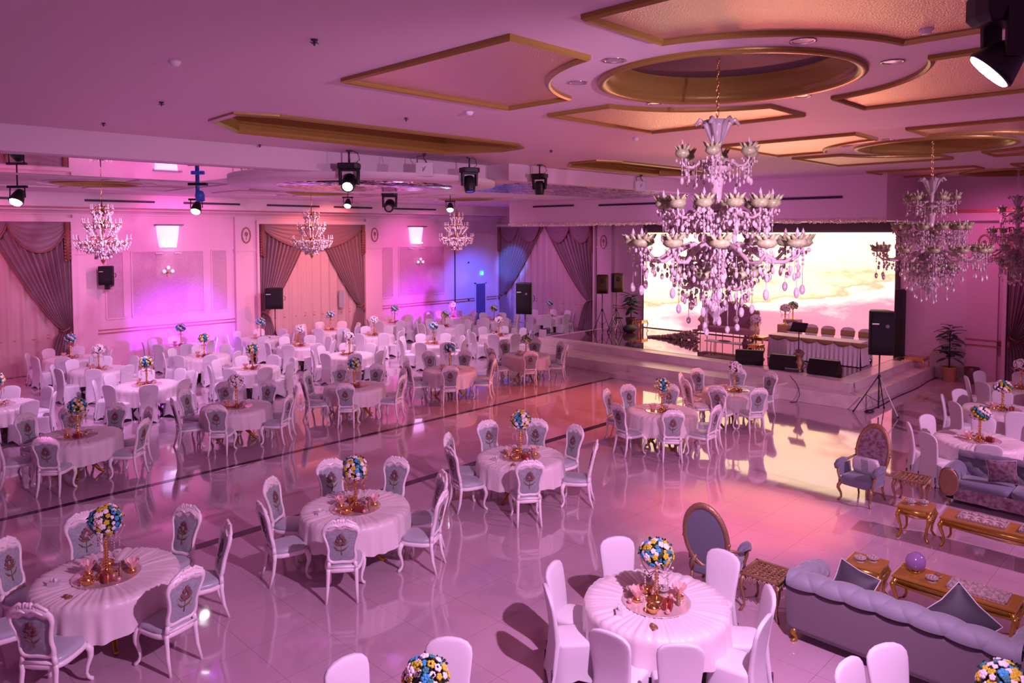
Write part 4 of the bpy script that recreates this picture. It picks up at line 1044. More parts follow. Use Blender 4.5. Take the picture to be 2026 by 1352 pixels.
# speakers face the hall: front is local -y ; camera-facing rotation about -45deg
FACE = -YAW
tripod('speaker stand with one pale leg at the right front corner of the stage', (20.53, 6.70, 0), 1.58, -2.0, .62, .95, 0)
pa_speaker('big loudspeaker on the stand at the right front corner of the stage', (20.53, 6.70, 1.56), -1.05)
tripod('speaker stand behind the white tables left of the stage', (21.2, 20.15, 0), 1.55, .4)
pa_speaker('tall loudspeaker standing above the white tables left of the stage', (21.2, 20.15, 1.55), -1.05, .66, .52, 1.22)
tripod('speaker stand before the middle curtains', (14.45, 26.95+.6, 0), 1.72, .4, .45)
pa_speaker('square loudspeaker on a stand before the middle curtains', (14.45, 27.55, 1.72), FACE+.1, .72, .45, .84, False)
t = pa_speaker('wall-mounted loudspeaker below the left chandelier', (8.53, 28.25, 2.95), FACE+.3, .50, .4, .66, False)
b = MB(); b.box(-.08, .08, -.05, .10, -.16, .0); b.tube([(0, 0, -.1), (0.1, .45, -.05)], .03, 6); b.build('bracket', BLACKPL, t)
for i, (x, y, l) in enumerate(((24.6, 18.95, 'left'), (25.1, 18.6, 'right'))):
    tripod('stand of the %s one of two speakers at the stage rear' % l, (x, y, ZS+.006), 1.60+(.05*i), .6, .40, .9)
    t = thing('loudspeaker', '%s one of the two bronze-lit speakers at the stage rear' % l, 'loudspeaker', (x, y, ZS+1.60+.05*i), -.9+.35*i)
    b = MB(); b.prism([(-.25, -.16), (-.17, .2), (.17, .2), (.25, -.16), (.22, -.22), (-.22, -.22)], 0, .78); b.build('cabinet', BLACKPL, t, .02)
    b = MB(); b.grid(lambda u, v: ((u-.5)*.42, -.232-.01*sin(pi*u), .03+.72*v), 8, 4); b.build('grille', mat('bronze_lit_grille', (.10, .06, .03), .35, .6), t, solid=.008)
    b = MB(); b.lathe([(.02, .0), (.10, 0), (.11, .012), (.09, .016), (.03, .005), (0, .01)], n=20, M=T((0, -.245, .56)) @ RX(pi/2)); b.build('horn_ring', mat('horn', (.05, .035, .02), .3, .5), t)

# ================================================================== STAGE FURNITURE
def monitor(label, x, y, rz):
    t = thing('stage_monitor', label, 'monitor speaker', (x, y, ZS+.007), rz)
    b = MB(); b.loft([[(xx, -.26, 0), (xx, .24, 0), (xx, .28, .14), (xx, .06, .44), (xx, -.10, .44), (xx, -.30, .16)] for xx in (-.42, .42)], smooth=False); b.build('cabinet', BLACKPL, t, .03)
    b = MB(); b.add([(-.38, .275, .16), (.38, .275, .16), (.38, .085, .43), (-.38, .085, .43)], [(0, 1, 2, 3)], False); b.build('grille', GRILLE, t, solid=.012)
R2 = -pi/2
monitor('left one of three black stage monitors', 21.75, 10.95, R2+.45)
monitor('middle one of three black stage monitors', 21.6, 9.72, R2+.15)
monitor('right one of three black stage monitors', 21.62, 8.55, R2+.05)
t = thing('brass_candelabra', 'ornate gilt pot between the middle and right stage monitors', 'ornament', (21.55, 9.27, ZS+.007))
b = MB(); b.lathe([(.12, 0), (.14, .03), (.08, .08), (.13, .2), (.12, .3), (.06, .36), (.10, .46), (.16, .56), (.15, .57), (.05, .45), (0, .45)], n=16, cap=False); b.build('pot', BRONZEW, t)
b = MB()
for k_ in range(10): b.ball((.10*cos(k_), .10*sin(k_*1.3), .58+.03*sin(k_*2)), .05, (1, 1, .9), 6, 4)
b.build('dried_flowers', ROSE, t)
t = thing('mixer_box', 'small glass-topped equipment box in front of the middle monitor', 'equipment', (21.42, 9.42, ZS+.007), .2)
b = MB(); b.box(-.13, .13, -.2, .2, 0, .09); b.build('case', STEEL, t, .01); b = MB(); b.box(-.12, .12, -.19, .19, .09, .10); b.build('lid', GLASSP, t)
# head table with draped skirt
t = thing('head_table', 'long head table with draped striped skirt on the stage', 'table', (23.75, 9.75, ZS+.007), 0)
b = MB(); b.box(-.36, .36, -1.55, 1.35, .70, .75); b.build('tabletop', CLOTH, t, .01)
b = MB()
loop = [(-.37, -1.56), (-.37, 1.36), (.37, 1.36), (.37, -1.56), (-.37, -1.56)]
def skirt_pt(s_, v):
    tot = [2.92, .74, 2.92, .74]; d = s_*sum(tot); i = 0
    while i < 3 and d > tot[i]: d -= tot[i]; i += 1
    p, q = Vector(loop[i]), Vector(loop[i+1]); u = (q-p).normalized(); n = Vector((-u.y, u.x)); x = p+u*min(d, tot[i])+n*(.02+.03*sin(d*2*pi/.14))*v
    return (x.x, x.y, .745-.725*v)
b.grid(skirt_pt, 300, 4); b.build('skirt', CLOTH, t)
b = MB()
for k_ in range(6):
    y = 1.3-k_*.52; b.grid(lambda u, v: (-.40-.02*sin(pi*u), y-.52*u, .745-.06*v-.09*sin(pi*u)*v), 10, 3)
b.build('swag_trim', SASHG, t, solid=.004)
for k_ in range(5):
    dup(SASHED, (24.75+.06*(k_ % 2), 11.0-.60*k_, ZS+.007), pi/2+random.uniform(-.05, .05), 'white chair with gold sash, %s of five behind the head table' % ['leftmost', 'second', 'middle', 'fourth', 'rightmost'][k_], 'sashed chairs behind the head table', cat='chair')
# music stand
t = thing('music_stand', 'black music stand in front of the head table', 'stand', (22.6, 9.75, ZS+.007), R2)
b = MB(); b.tube([(0, 0, 0.02), (0, 0, 1.1)], .016, 8); b.build('pole', BLACKPL, t)
for k_ in range(3):
    b = MB(); b.tube([(0, 0, .25), (.25*cos(k_*2.1), .25*sin(k_*2.1), .015)], .012, 6); b.build('leg', BLACKPL, t)
b = MB(); b.box(-.24, .24, -.02, .02, -.16, .16, T((0, 0, 1.18)) @ RX(-.7)); b.box(-.24, .24, -.06, .02, -.17, -.15, T((0, 0, 1.18)) @ RX(-.7)); b.build('desk', BLACKPL, t)
# bridal bench sofa
t = thing('bridal_settee', 'rose settee with garlanded curved back in front of the clouds', 'settee', (25.1, 13.5, ZS+.007), pi/2)
b = MB(); b.loft([rr(1.15*f, .32, 0, z, 28, .3) for f, z in ((.98, .42), (1, .45), (1, .58), (.97, .62))]); b.build('seat', mat('rose_velvet', (.42, .20, .24), .6, sheen=.4), t)
b = MB()
def backf(u): return .66+.62*max(0, sin(pi*min(1, max(0, .12+.80*(1-u)))))**.8*(.55+.45*(1-u))
b.grid(lambda u, v: (-1.05+2.1*u, -.30-.08*v-.06*sin(pi*u), .55+(backf(1-u)-.2)*v), 24, 8); b.build('backrest', mat('rose_velvet_dark', (.30, .12, .18), .6, sheen=.4), t, solid=.06)
b = MB(); R_ = random.Random(2)
for i in range(60):
    u = i/59; p = (-1.08+2.16*u+R_.uniform(-.03, .03), -.40+R_.uniform(-.05, .05), .55+(backf(1-u)-.2)+R_.uniform(-.03, .05)); b.ball(p, R_.uniform(.03, .06), (1, 1, .8), 6, 4)
b.build('flower_garland', mat('garland', (.45, .36, .08), .6, col2=(.6, .5, .35), nscale=9), t)
for s in (-1, 1):
    b = MB(); b.grid(lambda u, v: (s*(1.12-.12*sin(pi*v)), -.30+.55*u, .56+(.62-.35*u)*v), 10, 8); b.build('arm', mat('rose_arm', (.46, .24, .24), .6, sheen=.4), t, solid=.05)
    for y in (-.25, .25):
        for xo in (1.0, .35): b = MB(); b.tube([(s*xo, y, .43), (s*xo, y, 0)], .016, 6); b.build('leg', BRONZEW, t)
b = MB(); R_ = random.Random(8)
for i in range(420):
    u = R_.random()**.8; q = (1-u)**1.5; b.ball((25.0-.4*u+R_.uniform(-.09, .09), 14.7+1.9*u, ZS+.03+q*.42*R_.random()), R_.uniform(.04, .07), (1, 1, .8), 5, 4)
tag(b.build('floral_runner', mat('dry_flowers', (.30, .18, .14), .7, col2=(.55, .40, .34), nscale=8)), 'low dried flower garland trailing down left of the settee', 'garland')
t = thing('bench', 'low white bench in front of the rose settee', 'bench', (23.75, 12.75, ZS+.007), pi/2)
b = MB(); b.box(-.85, .85, -.17, .17, .24, .29); b.build('seat', MARBLE, t, .01); b = MB(); b.ball((.15, 0, .31), .06, (4, 2, .5), 12, 6); b.build('draped_scarf', mat('scarf', (.20, .06, .12), .6), t)
for s in (-1, 1):
    for y in (-.12, .12): b = MB(); b.tube([(s*.6, y, .24), (s*.62, y, 0)], .015, 6); b.build('leg', GOLDW, t)
def small_gold(label, x, y, z, s, h, rz=0, name='gilt_stool'):
    t = thing(name, label, 'side table', (x, y, z), rz)
    b = MB(); b.box(-s, s, -s, s, h-.05, h); b.box(-s+.02, s-.02, -s+.02, s-.02, h-.12, h-.04); b.build('tabletop', GOLD, t, .01)
    for ax in (-1, 1):
        for ay in (-1, 1): b = MB(); cabriole(b, ax*(s-.04), ay*(s-.04), h-.05, .022, ax, ay, .8); b.build('leg', GOLD, t)
small_gold('white and gold side table holding flowers right of the settee', 23.6, 11.55, ZS+.007, .26, .62, name='gilt_side_table')
small_gold('low gold table beside the left stage monitor', 22.6, 11.15, ZS+.007, .2, .5, name='gilt_side_table')
small_gold('small gold stool by the dark plant at the stage rear', 25.9, 17.95, ZS+.007, .24, .46)
t = dup(CP_S[1], (23.5, 11.62, ZS+.63), 0, 'flower ball on the side table right of the settee', cat='centrepiece')
t = dup(CP_S[1], (25.6, 11.55, ZS+.85), 0, 'left flower ball before the pink clouds on stage', cat='centrepiece')
t = dup(CP_S[2], (26.0, 11.45, ZS+1.0), 0, 'right flower ball before the pink clouds on stage', cat='centrepiece')
b = MB(); b.box(-.2, .2, -.2, .2, 0, .85); o = tag(b.build('plinth', mat('orange_lit_plinth', (.65, .38, .25), .5), bevel=.01), 'tan plinth under the left stage flower ball', 'plinth'); o.location = (25.6, 11.55, ZS+.007)
b = MB(); b.box(-.22, .22, -.26, .26, 0, 1.0); o = tag(b.build('plinth', mat('mauve_plinth', (.32, .20, .28), .5), bevel=.01), 'mauve plinth under the right stage flower ball', 'plinth'); o.location = (26.0, 11.45, ZS+.007)
b = MB(); b.lathe([(.16, 0), (.18, .1), (.14, .3), (.2, .45), (.1, .5)], n=16); 
for k_ in range(20): b.ball((.13*cos(k_*1.9), .13*sin(k_*2.3), .3+.02*k_), .05, (1, 1, 1), 5, 4)
o = tag(b.build('red_flower_basket', ROSE), 'dark red flower basket on the stage floor behind the monitors', 'flowers'); o.location = (23.0, 10.75+.9, ZS+.007)

# plants
def plant(label, loc, pot, h, pots=.24):
    t = thing('potted_plant', label, 'plant', loc)
    b = MB(); b.lathe([(pots*.75, 0), (pots, .42), (pots*1.05, .46), (pots*.9, .46), (pots*.85, .38), (0, .38)], n=8, cap=False); b.build('pot', pot, t)
    b = MB(); b.tube([(0, 0, .38), (.02, .01, .9), (-.01, 0, h-.1)], [.03, .025, .015], 7); b.build('trunk', BROWNOR, t)
    R_ = random.Random(int(h*100)); b = MB()
    for k_ in range(44):
        z = .70+(h-.70)*k_/44; a = k_*2.4; L_ = R_.uniform(.25, .42); w_ = L_*.26
        M = T((0, 0, z)) @ RZ(a) @ RY(R_.uniform(-.5, .35))
        b.tube([(0, 0, 0), (.12, 0, .03)], .006, 4, M)
        b.grid(lambda u, v: (.10+L_*u, w_*(v-.5)*2*sin(pi*min(.98, u*.9+.08))**.7, .03-.22*L_*u*u+.02*abs(v-.5)), 6, 4, M)
    b.build('leaves', LEAF, t, solid=.004)
plant('large-leaved plant in an ochre and brown pot by the right wall', (26.5, 6.55, 0), TANPOT, 1.75)
plant('dark potted plant at the rear of the stage beside the gold stool', (26.3, 18.7, ZS+.007), BROWNOR, 1.45)
t = thing('planter', 'dark brown planter beside the right pilaster', 'planter', (26.62, 5.95, 0))
b = MB(); b.lathe([(.18, 0), (.22, .5), (.19, .5), (.17, .1), (0, .1)], n=8, cap=False); b.build('pot', BROWNOR, t)
small_gold('rose gilt console against the right wall left of the plant', 26.3, 7.55-.1, 0, .3, .72, name='console_table')
b = MB(); b.loft([rr(.32, .9, 0, z, 20, .3) for z in (.05, .33, .36)]); t = thing('daybed', 'grey daybed with a dark bolster left of the stage speakers', 'daybed', (24.3, 20.9, 0), .3); b.build('mattress', CARPET, t)
b = MB(); b.tube([(-.3, .78, .46), (.3, .78, .46)], [.12, .12], 14); b.build('bolster', CUSH, t); b = MB(); b.box(-.32, -.27, .6, .95, 0, .55); b.build('end_panel', WALL, t, .01)
b = MB(); b.box(23.0, 27.9, 20.0, 22.4, 0, .012); tag(b.build('grey_rug', CARPET), 'grey rug on the floor left of the stage platform', 'rug')
t = thing('folding_stand', 'cluster of folded metal stands and a stool under the rear speakers', 'stand', (24.55, 18.2, ZS+.007))
for k_ in range(5):
    a = k_*1.2; b = MB(); b.tube([(.35*cos(a), .35*sin(a), .0+.01), (-.1*cos(a), .12*sin(a), .62+.08*sin(k_))], .014, 6); b.build('strut', CHROME if k_ % 2 else STEEL, t)
b = MB(); b.lathe([(.02, .60), (.17, .61), (.18, .66), (.15, .68), (.02, .69)], n=18, M=T((.1, -.1, 0))); b.build('stool_seat', CUSH, t)
b = MB(); b.ball((0, 0, .17), .2, (2.0, 1.2, .85), 14, 8); o = tag(b.build('black_bag', DARK), 'black equipment bag lying beside the rear speaker stands', 'bag'); o.location = (25.1, 17.9, ZS+.007)

# ================================================================== CHANDELIERS
def grand_proto():
    t = thing('grand_chandelier', 'proto', 'chandelier', (0, 0, -50))     # origin = bottom finial
    b = MB(); b.lathe([(.0, 0), (.03, .03), (.02, .08), (.05, .13), (.11, .18), (.13, .24), (.06, .30), (.035, .40), (.05, .52), (.10, .60), (.05, .66), (.045, .72)], n=20); b.build('lower_stem', CRYSTAL, t)
    b = MB(); b.lathe([(.04, .72), (.17, .78), (.20, .84), (.08, .86), (.05, .93), (.075, 1.12), (.09, 1.18), (.045, 1.22), (.16, 1.27), (.20, 1.31), (.08, 1.34), (.05, 1.42), (.07, 1.62), (.09, 1.70), (.04, 1.75), (.13, 1.80), (.16, 1.84), (.06, 1.86), (.035, 1.95), (.05, 2.05)], n=22); b.build('stem', CRYSTALW, t)
    b = MB()
    b.lathe([(.03, 2.03), (.06, 2.12), (.10, 2.30), (.14, 2.38), (.12, 2.38), (.05, 2.15)], n=16, cap=False)
    b.build('crown', CRYSTAL, t)
    for k_ in range(6):
        a = k_*pi/3; b = MB(); b.tube([(.05*cos(a), .05*sin(a), 2.1), (.13*cos(a), .13*sin(a), 2.33), (.20*cos(a), .20*sin(a), 2.38), (.25*cos(a), .25*sin(a), 2.32)], [.012, .03, .03, .02], 6); b.build('crown_leaf', CRYSTAL, t)
    PEN = MB()
    def armtier(n, R, z, droop, s, a0, strands):
        # one arm mesh (pointing +x), shared by the tier
        b = MB(); b.tube([(.08, 0, z), (R*.3, 0, z+droop*.9), (R*.5, 0, z+droop*.2), (R*.7, 0, z-droop*.9), (R*.88, 0, z-droop*.8), (R*.98, 0, z+.0), (R, 0, z+.06)], [.020*s, .022*s, .020*s, .020*s, .017*s, .014*s, .012*s], 8)
        b.ball((R*.5, 0, z+droop*.35), .03*s); am = b.build('arm', CRYSTALW)
        b = MB(); b.lathe([(.015, 0), (.055*s, .01), (.088*s, .045), (.078*s, .085), (.05*s, .105), (.0, .105)], (R, 0, z+.06), 12)
        for q in range(8): b.tube([(R+.045*s*cos(q*pi/4), .045*s*sin(q*pi/4), z+.15), (R+.075*s*cos(q*pi/4), .075*s*sin(q*pi/4), z+.175), (R+.11*s*cos(q*pi/4), .11*s*sin(q*pi/4), z+.215)], [.022*s, .02*s, .002], 5)
        cp = b.build('cup', CUPGLASS)
        b = MB(); b.tube([(R, 0, z+.15), (R, 0, z+.20)], .011*s, 6); b.lathe([(.010, .20), (.017*s, .225), (.012*s, .25), (.0, .285)], (R, 0, z), 8); bl = b.build('candle_bulb', CRYSTALW)
        b = MB(); Ls = strands
        b.tube([(R, 0, z+.05), (R, 0, z-Ls+.06)], .004, 4)
        for q in range(3): b.ball((R, 0, z-.03-.05*q), .014*s, (1, 1, 1), 5, 4)
        b.ball((R, 0, z-Ls), .032*s, (.8, .8, 1.5), 8, 6); cr = b.build('crystal_drop', CRYSTAL)
        for i in range(n):
            M = RZ(a0+2*pi*i/n); b = PEN
            b.tube([(R-.04, .035, z+.05), (R-.04, .035, z-Ls*.6+.03)], .0035, 4, M); b.ball((R-.04, .035, z-Ls*.6), .026*s, (.8, .8, 1.4), 6, 5, M)
            b.ball((R-.05, -.04, z-Ls*.4), .024*s, (.8, .8, 1.3), 6, 5, M)
            for q in range(5):
                xx = R*(.42+.11*q); yy = .06*(-1)**q; zz = z-droop*.6-.10-.05*(q % 3); b.tube([(xx, yy, z-droop*.4), (xx, yy, zz)], .003, 4, M); b.ball((xx, yy, zz-.02), .022*s, (.8, .8, 1.4), 6, 5, M); b.ball((xx, yy, zz+.05), .012*s, (1, 1, 1), 5, 4, M)
            for q in range(7): b.ball((R+.07*cos(q*.9), .07*sin(q*.9), z+.03-.03*(q % 2)), .014*s, (.9, .9, 1.6), 5, 4, M)
        for i in range(n):
            c_ = am.copy(); COL.objects.link(c_); c_.parent = t; c_.rotation_euler = (0, 0, a0+2*pi*i/n)
            for o in (cp, bl, cr): d = o.copy(); COL.objects.link(d); d.parent = c_
        for o in (am, cp, bl, cr): bpy.data.objects.remove(o)
    armtier(6, .42, 1.88, .05, .95, .2, .20)
    armtier(12, .62, 1.30, .05, 1.1, .1, .28)
    armtier(12, .95, .86, .11, 1.25, .35, .42)
    armtier(6, .42, .50, .06, 1.2, 0, .30)
    # bead curtains round the bowls: too many to count
    b = PEN; R_ = random.Random(9)
    for z, r, n, hh in ((1.80, .15, 90, .16), (1.27, .2, 140, .22), (.80, .3, 320, .28), (.56, .30, 200, .24), (.24, .12, 40, .1), (1.22, .52, 150, .12)):
        for i in range(n): a = R_.uniform(0, 6.28); q = r*R_.uniform(.55, 1.15); b.ball((q*cos(a), q*sin(a), z-hh*.5+hh*R_.random()), R_.uniform(.012, .024), (1, 1, 1.4), 5, 4)
    o = b.build('crystal_beads', CRYSTALW, t); o['kind'] = 'stuff'
    for k_ in range(10):
        a = 2*pi*k_/10; r = .30 if k_ % 2 else .14; L_ = .26+.05*(k_ % 3); b = MB(); b.tube([(r*cos(a), r*sin(a), .34), (r*cos(a), r*sin(a), .34-L_)], .004, 4); b.ball((r*cos(a), r*sin(a), .34-L_-.02), .034, (.85, .85, 1.3), 8, 6); b.build('long_pendant', CRYSTAL, t)
    return t
GC = grand_proto()
def chain(t, z0, z1, m_):
    b = MB(); z = z0; k_ = 0
    while z < z1:
        M = T((0, 0, z+.035)) @ RZ(pi/2*(k_ % 2)) ; b.tube([(.016*cos(a), 0, .038*sin(a)) for a in [2*pi*i/10 for i in range(11)]], .005, 5, M, False); z += .062; k_ += 1
    b.build('chain', m_, t)
def hang(protoo, x, y, z0, top, label, s=1.0, rz=0, zc=C, m_=GOLD):
    t = dup(protoo, (x, y, z0), rz, label, 'crystal chandeliers', cat='chandelier')
    t.scale = (s, s, s); chain(t, top, (zc-z0)/s-.02, m_)
    b = MB(); b.lathe([(.02, 0), (.09, .0), (.10, .02), (.02, .05)], (0, 0, (zc-z0)/s-.05), 16); b.build('ceiling_rose', m_, t)
    return t
hang(GC, 7.80, 4.36, 3.66, 2.36, 'huge tiered crystal chandelier in front of the glowing screen', 1.0, .2, C+.38)
hang(GC, 16.60, 4.5, 3.40, 2.36, 'crystal chandelier overlapping the right edge of the screen', 1.02, .5, C+.38)
hang(GC, 24.3, 4.45, 3.35, 2.36, 'crystal chandelier cut off by the right edge of the picture', 1.0, .1, C, CHROME)
def small_ch(m_arm, m_dr, seed):
    t = thing('hanging_chandelier', 'proto', 'chandelier', (0, 0, -50))
    b = MB(); b.lathe([(0, 0), (.02, .03), (.06, .1), (.03, .2), (.02, .4), (.05, .45), (.02, .6), (.015, .95), (.04, 1.0), (.015, 1.1), (.012, 1.7)], n=12); b.build('stem', GOLD, t)
    for n, R, z, a0 in ((12, .66, .62, 0), (10, .45, 1.05, .3), (8, .26, 1.42, .1)):
        b = MB(); b.tube([(.02, 0, z), (R*.4, 0, z-.10), (R*.8, 0, z-.08), (R, 0, z+.03)], [.012, .013, .012, .009], 6); b.tube([(.02, 0, z), (R*.3, 0, z+.12), (R*.5, 0, z+.06), (R*.42, 0, z)], .008, 5); am = b.build('arm', m_arm)
        b = MB(); b.lathe([(.01, 0), (.035, .015), (.03, .03), (.009, .035), (.009, .09), (.014, .11), (0, .14)], (R, 0, z+.03), 8); cp = b.build('candle_cup', CRYSTALW)
        b = MB()
        for q in range(4): b.ball((R-.03*q, .02*(q % 2), z-.06-.055*q*(1 if n == 12 else .6)), .022, (.8, .8, 1.6), 6, 4)
        for q in range(3): b.ball((R*.75-.1*q*R, 0, z-.20-.05*q), .024, (.8, .8, 1.6), 6, 4)
        b.tube([(R, 0, z-.0), (R-.05, 0, z-.15), (R-.10, .01, z-.3)], .004, 4); b.tube([(R*.8, 0, z-.08), (R*.65, 0, z-.24), (R*.55, 0, z-.32)], .004, 4)
        dr = b.build('crystal_drop', m_dr)
        for i in range(n):
            c_ = am.copy(); COL.objects.link(c_); c_.parent = t; c_.rotation_euler = (0, 0, a0+2*pi*i/n)
            for o in (cp, dr): d = o.copy(); COL.objects.link(d); d.parent = c_
        for o in (am, cp, dr): bpy.data.objects.remove(o)
    b = MB(); R_ = random.Random(seed)
    for z, r, n, hh in ((.55, .5, 260, .14), (.38, .34, 200, .14), (.22, .2, 120, .12), (1.0, .32, 110, .1), (1.35, .18, 50, .08)):
        for i in range(n): a = R_.uniform(0, 6.28); q = r*R_.uniform(.7, 1.1); b.ball((q*cos(a), q*sin(a), z-hh*.5+hh*R_.random()), R_.uniform(.014, .026), (.8, .8, 1.5), 5, 4)
    o = b.build('crystal_beads', m_dr, t); o['kind'] = 'stuff'
    return t
SC = small_ch(GOLD, CRYSTALW, 4)
hang(SC, 6.35, 21.3, 3.93, 1.7, 'gold-armed crystal chandelier at the left side', 1.0, .2, ZL+.2)
hang(SC, 12.65, 21.6, 3.90, 1.7, 'crystal chandelier in front of the middle curtains', 1.0, .6, ZL+.2)
hang(SC, 18.9, 21.6, 3.95, 1.7, 'crystal chandelier in front of the blue lit wall', 1.0, .4, ZL+.2)

# ================================================================== STAGE LIGHTS
def moving_head(label, loc, rz, tiltd, s=1.0, lens=None, body=BLACKPL, drop_=.25):
    t = thing('moving_head_light', label, 'stage light', loc, rz)      # origin at ceiling mount
    t.scale = (s, s, s); z = -drop_
    b = MB(); b.tube([(0, 0, 0), (0, 0, z)], .02, 6); b.box(-.05, .05, -.05, .05, -.03, 0); b.build('clamp', STEEL, t)
    b = MB(); b.tube([(.03, 0, 0), (.16, 0, -.05), (.2, .02, z*.7), (.10, 0, z-.02)], .008, 5); b.build('cable', BLACKPL, t)
    b = MB(); b.prism([(-.2, -.14), (-.14, -.17), (.14, -.17), (.2, -.14), (.2, .14), (.14, .17), (-.14, .17), (-.2, .14)], z-.11, z); b.build('base', body, t, .015)
    b = MB()
    for q in (-1, 1): b.box(min(q*.15, q*.19), max(q*.15, q*.19), -.06, .06, z-.42, z-.10)
    b.box(-.19, .19, -.06, .06, z-.15, z-.10); b.build('yoke', body, t, .01)
    M = T((0, 0, z-.36)) @ RX(tiltd)
    b = MB(); b.lathe([(.0, .17), (.09, .17), (.135, .10), (.14, -.05), (.125, -.17), (.12, -.2), (.10, -.2), (.10, -.17), (0, -.17)], n=20, cap=False, M=M); hd = b.build('head', body, t)
    b = MB(); b.lathe([(0, 0), (.098, 0), (.07, -.012), (0, -.018)], (0, 0, -.185), 20, cap=False, M=M); b.build('lens', lens or GLASSP, hd)
    return t
moving_head('moving head light with blue-white lens over the middle curtains', (8.85, 13.55, C), FACE, -1.0, 1.1, LENSB, BLACKPL)
moving_head('black moving head light, left of the pair above the floor', (11.6, 12.8, C), FACE+.5, -.2, 1.0, LENSPALE)
moving_head('black moving head light nearest the white ceiling edge', (14.2, 12.98, C), FACE-.4, .1, .95, LENSPALE)
moving_head('small black moving head under the silver ring', (13.65, 18.7, ZL), FACE, -1.1, 1.15, CRYSTALW, drop_=.05)
def par_light(label, loc, rz, s=1.0, blue=False, drop_=.18):
    t = thing('par_light', label, 'stage light', loc, rz); t.scale = (s, s, s)
    b = MB(); b.tube([(0, 0, 0), (0, 0, -drop_)], .012, 6); b.box(-.16, .16, -.03, .03, -drop_-.04, -drop_); b.build('bracket', BLACKPL, t)
    M = T((0, 0, -drop_-.2)) @ RX(-.6)
    b = MB(); b.lathe([(0, .14), (.06, .14), (.09, .05), (.115, -.08), (.105, -.10), (.09, -.07), (0, -.07)], n=18, cap=False, M=M)
    for q in (-1, 1): b.tube([(q*.12, 0, -drop_-.02), (q*.13, 0, -drop_-.2)], .01, 5)
    hd = b.build('can', BLACKPL, t)
    b = MB(); b.lathe([(0, 0), (.10, 0), (.085, -.04), (.04, -.06), (0, -.065)], (0, 0, -.075), 18, cap=False, M=M); b.build('lens', LENS, hd)
par_light('white-lit par lamp at the far left under the lower ceiling', (4.15, 19.7, ZL), FACE, 1.35)
par_light('white-lit par lamp below the blue fixture', (7.95, 19.2, ZL), FACE, 1.2, drop_=.36)
par_light('small white-lit par lamp right of the middle chandelier', (13.0, 20.0, ZL), FACE, 1.05)
par_light('white-lit par lamp left of the right small chandelier', (16.95, 19.7, ZL), FACE, 1.15)
t = thing('blue_spotlight', 'fixture glowing blue on a drop pole near the left chandelier', 'stage light', (6.75, 16.2, ZL), FACE)
b = MB(); b.box(-.13, .13, -.05, .05, -.05, 0); b.tube([(0, 0, -.05), (0, 0, -.5)], .035, 8); b.build('drop_pole', BLUEBODY, t)
b = MB(); b.box(-.2, .2, -.06, .06, -.29, -.23); b.build('crossbar', BLACKPL, t, .01)
b = MB(); b.lathe([(.09, 0), (.10, .12), (.08, .2), (.04, .22)], n=14, M=T((.05, 0, -.62)) @ RX(.3)); b.build('head', BLUEBODY, t)
def flood(label, loc, rz, s=1.0):
    t = thing('flood_light', label, 'flood light', loc, rz); t.scale = (s, s, s)
    b = MB(); b.box(-.04, .04, -.04, .04, -.04, 0); b.tube([(0, 0, 0), (-.02, 0, -.1), (.05, 0, -.2)], .014, 6); b.tube([(-.16, 0, -.22), (-.16, 0, -.07), (.02, 0, -.05)], .012, 6); b.build('bracket', STEEL, t)
    M = T((0, 0, -.36)) @ RX(-.15); b = MB(); b.box(-.19, .19, -.07, .05, -.15, .15, M); hd = b.build('housing', WHITEPL, t, .015)
    b = MB(); b.tube([(-.05, .06, .1), (0, .08, 0), (.05, .06, -.1), (.02, .07, .02), (.08, .06, .1)], .006, 5, M @ RZ(pi)); b.build('cable', BLACKPL, hd)
flood('white flood light hanging left of the two moving heads', (10.4, 12.95, C), FACE, 1.0)
flood('white flood light hanging in front of the silver band', (18.9, 13.1, C), FACE, .95)
# the big LED moving head nearest the camera
t = thing('moving_head_light', 'large black moving head with glowing white LED face at the top right', 'stage light', (4.985, 1.005, C-.02), FACE)
b = MB(); b.tube([(0, 0, 0), (0, 0, -.36)], .02, 8); b.box(-.05, .05, -.04, .04, -.05, 0); b.tube([(0, 0, -.1), (-.08, 0, -.16), (-.14, 0, -.2)], .012, 6); b.build('clamp', STEEL, t)
b = MB(); b.tube([(.05, 0, -.05), (.12, -.02, -.22), (.02, -.03, -.33)], .01, 6); b.tube([(.04, 0, -.3), (.2, 0, -.4), (.4, 0, -.42)], .012, 6); b.build('red_cable', ROSE, t)
b = MB(); b.loft([[(x*f, y*f, z) for x, y in ((-.155, -.11), (.155, -.11), (.165, 0), (.155, .11), (-.155, .11), (-.165, 0))] for z, f in ((-.56, .82), (-.52, 1.0), (-.40, 1.0), (-.38, .9))], smooth=False); b.box(.05, .11, -.05, .05, -.385, -.36); b.build('base', BLACKPL, t, .012)
b = MB(); b.box(-.055, .055, -.12, -.09, -.76, -.50); b.box(-.055, .055, .09, .12, -.76, -.50); b.box(-.055, .055, -.12, .12, -.55, -.50); b.build('yoke', BLACKPL, t, .01)
M = T((-.01, 0, -.76)) @ RX(.46) @ RY(radians(38))
b = MB(); b.lathe([(0, .10), (.06, .10), (.085, .07), (.13, -.04), (.14, -.07), (.13, -.08), (0, -.075)], n=28, cap=False, M=M); hd = b.build('head', BLACKPL, t)
b = MB(); b.lathe([(0, 0), (.128, 0), (.12, -.012), (0, -.014)], (0, 0, -.078), 28, cap=False, M=M); b.build('led_face', LENS, hd)
b = MB()
for r_, n in ((.04, 6), (.085, 12)):
    for i in range(n): a = 2*pi*i/n; b.ball((r_*cos(a), r_*sin(a), -.093), .004, (1, 1, 1), 5, 4, M)
b.build('led_dots', STEEL, hd)

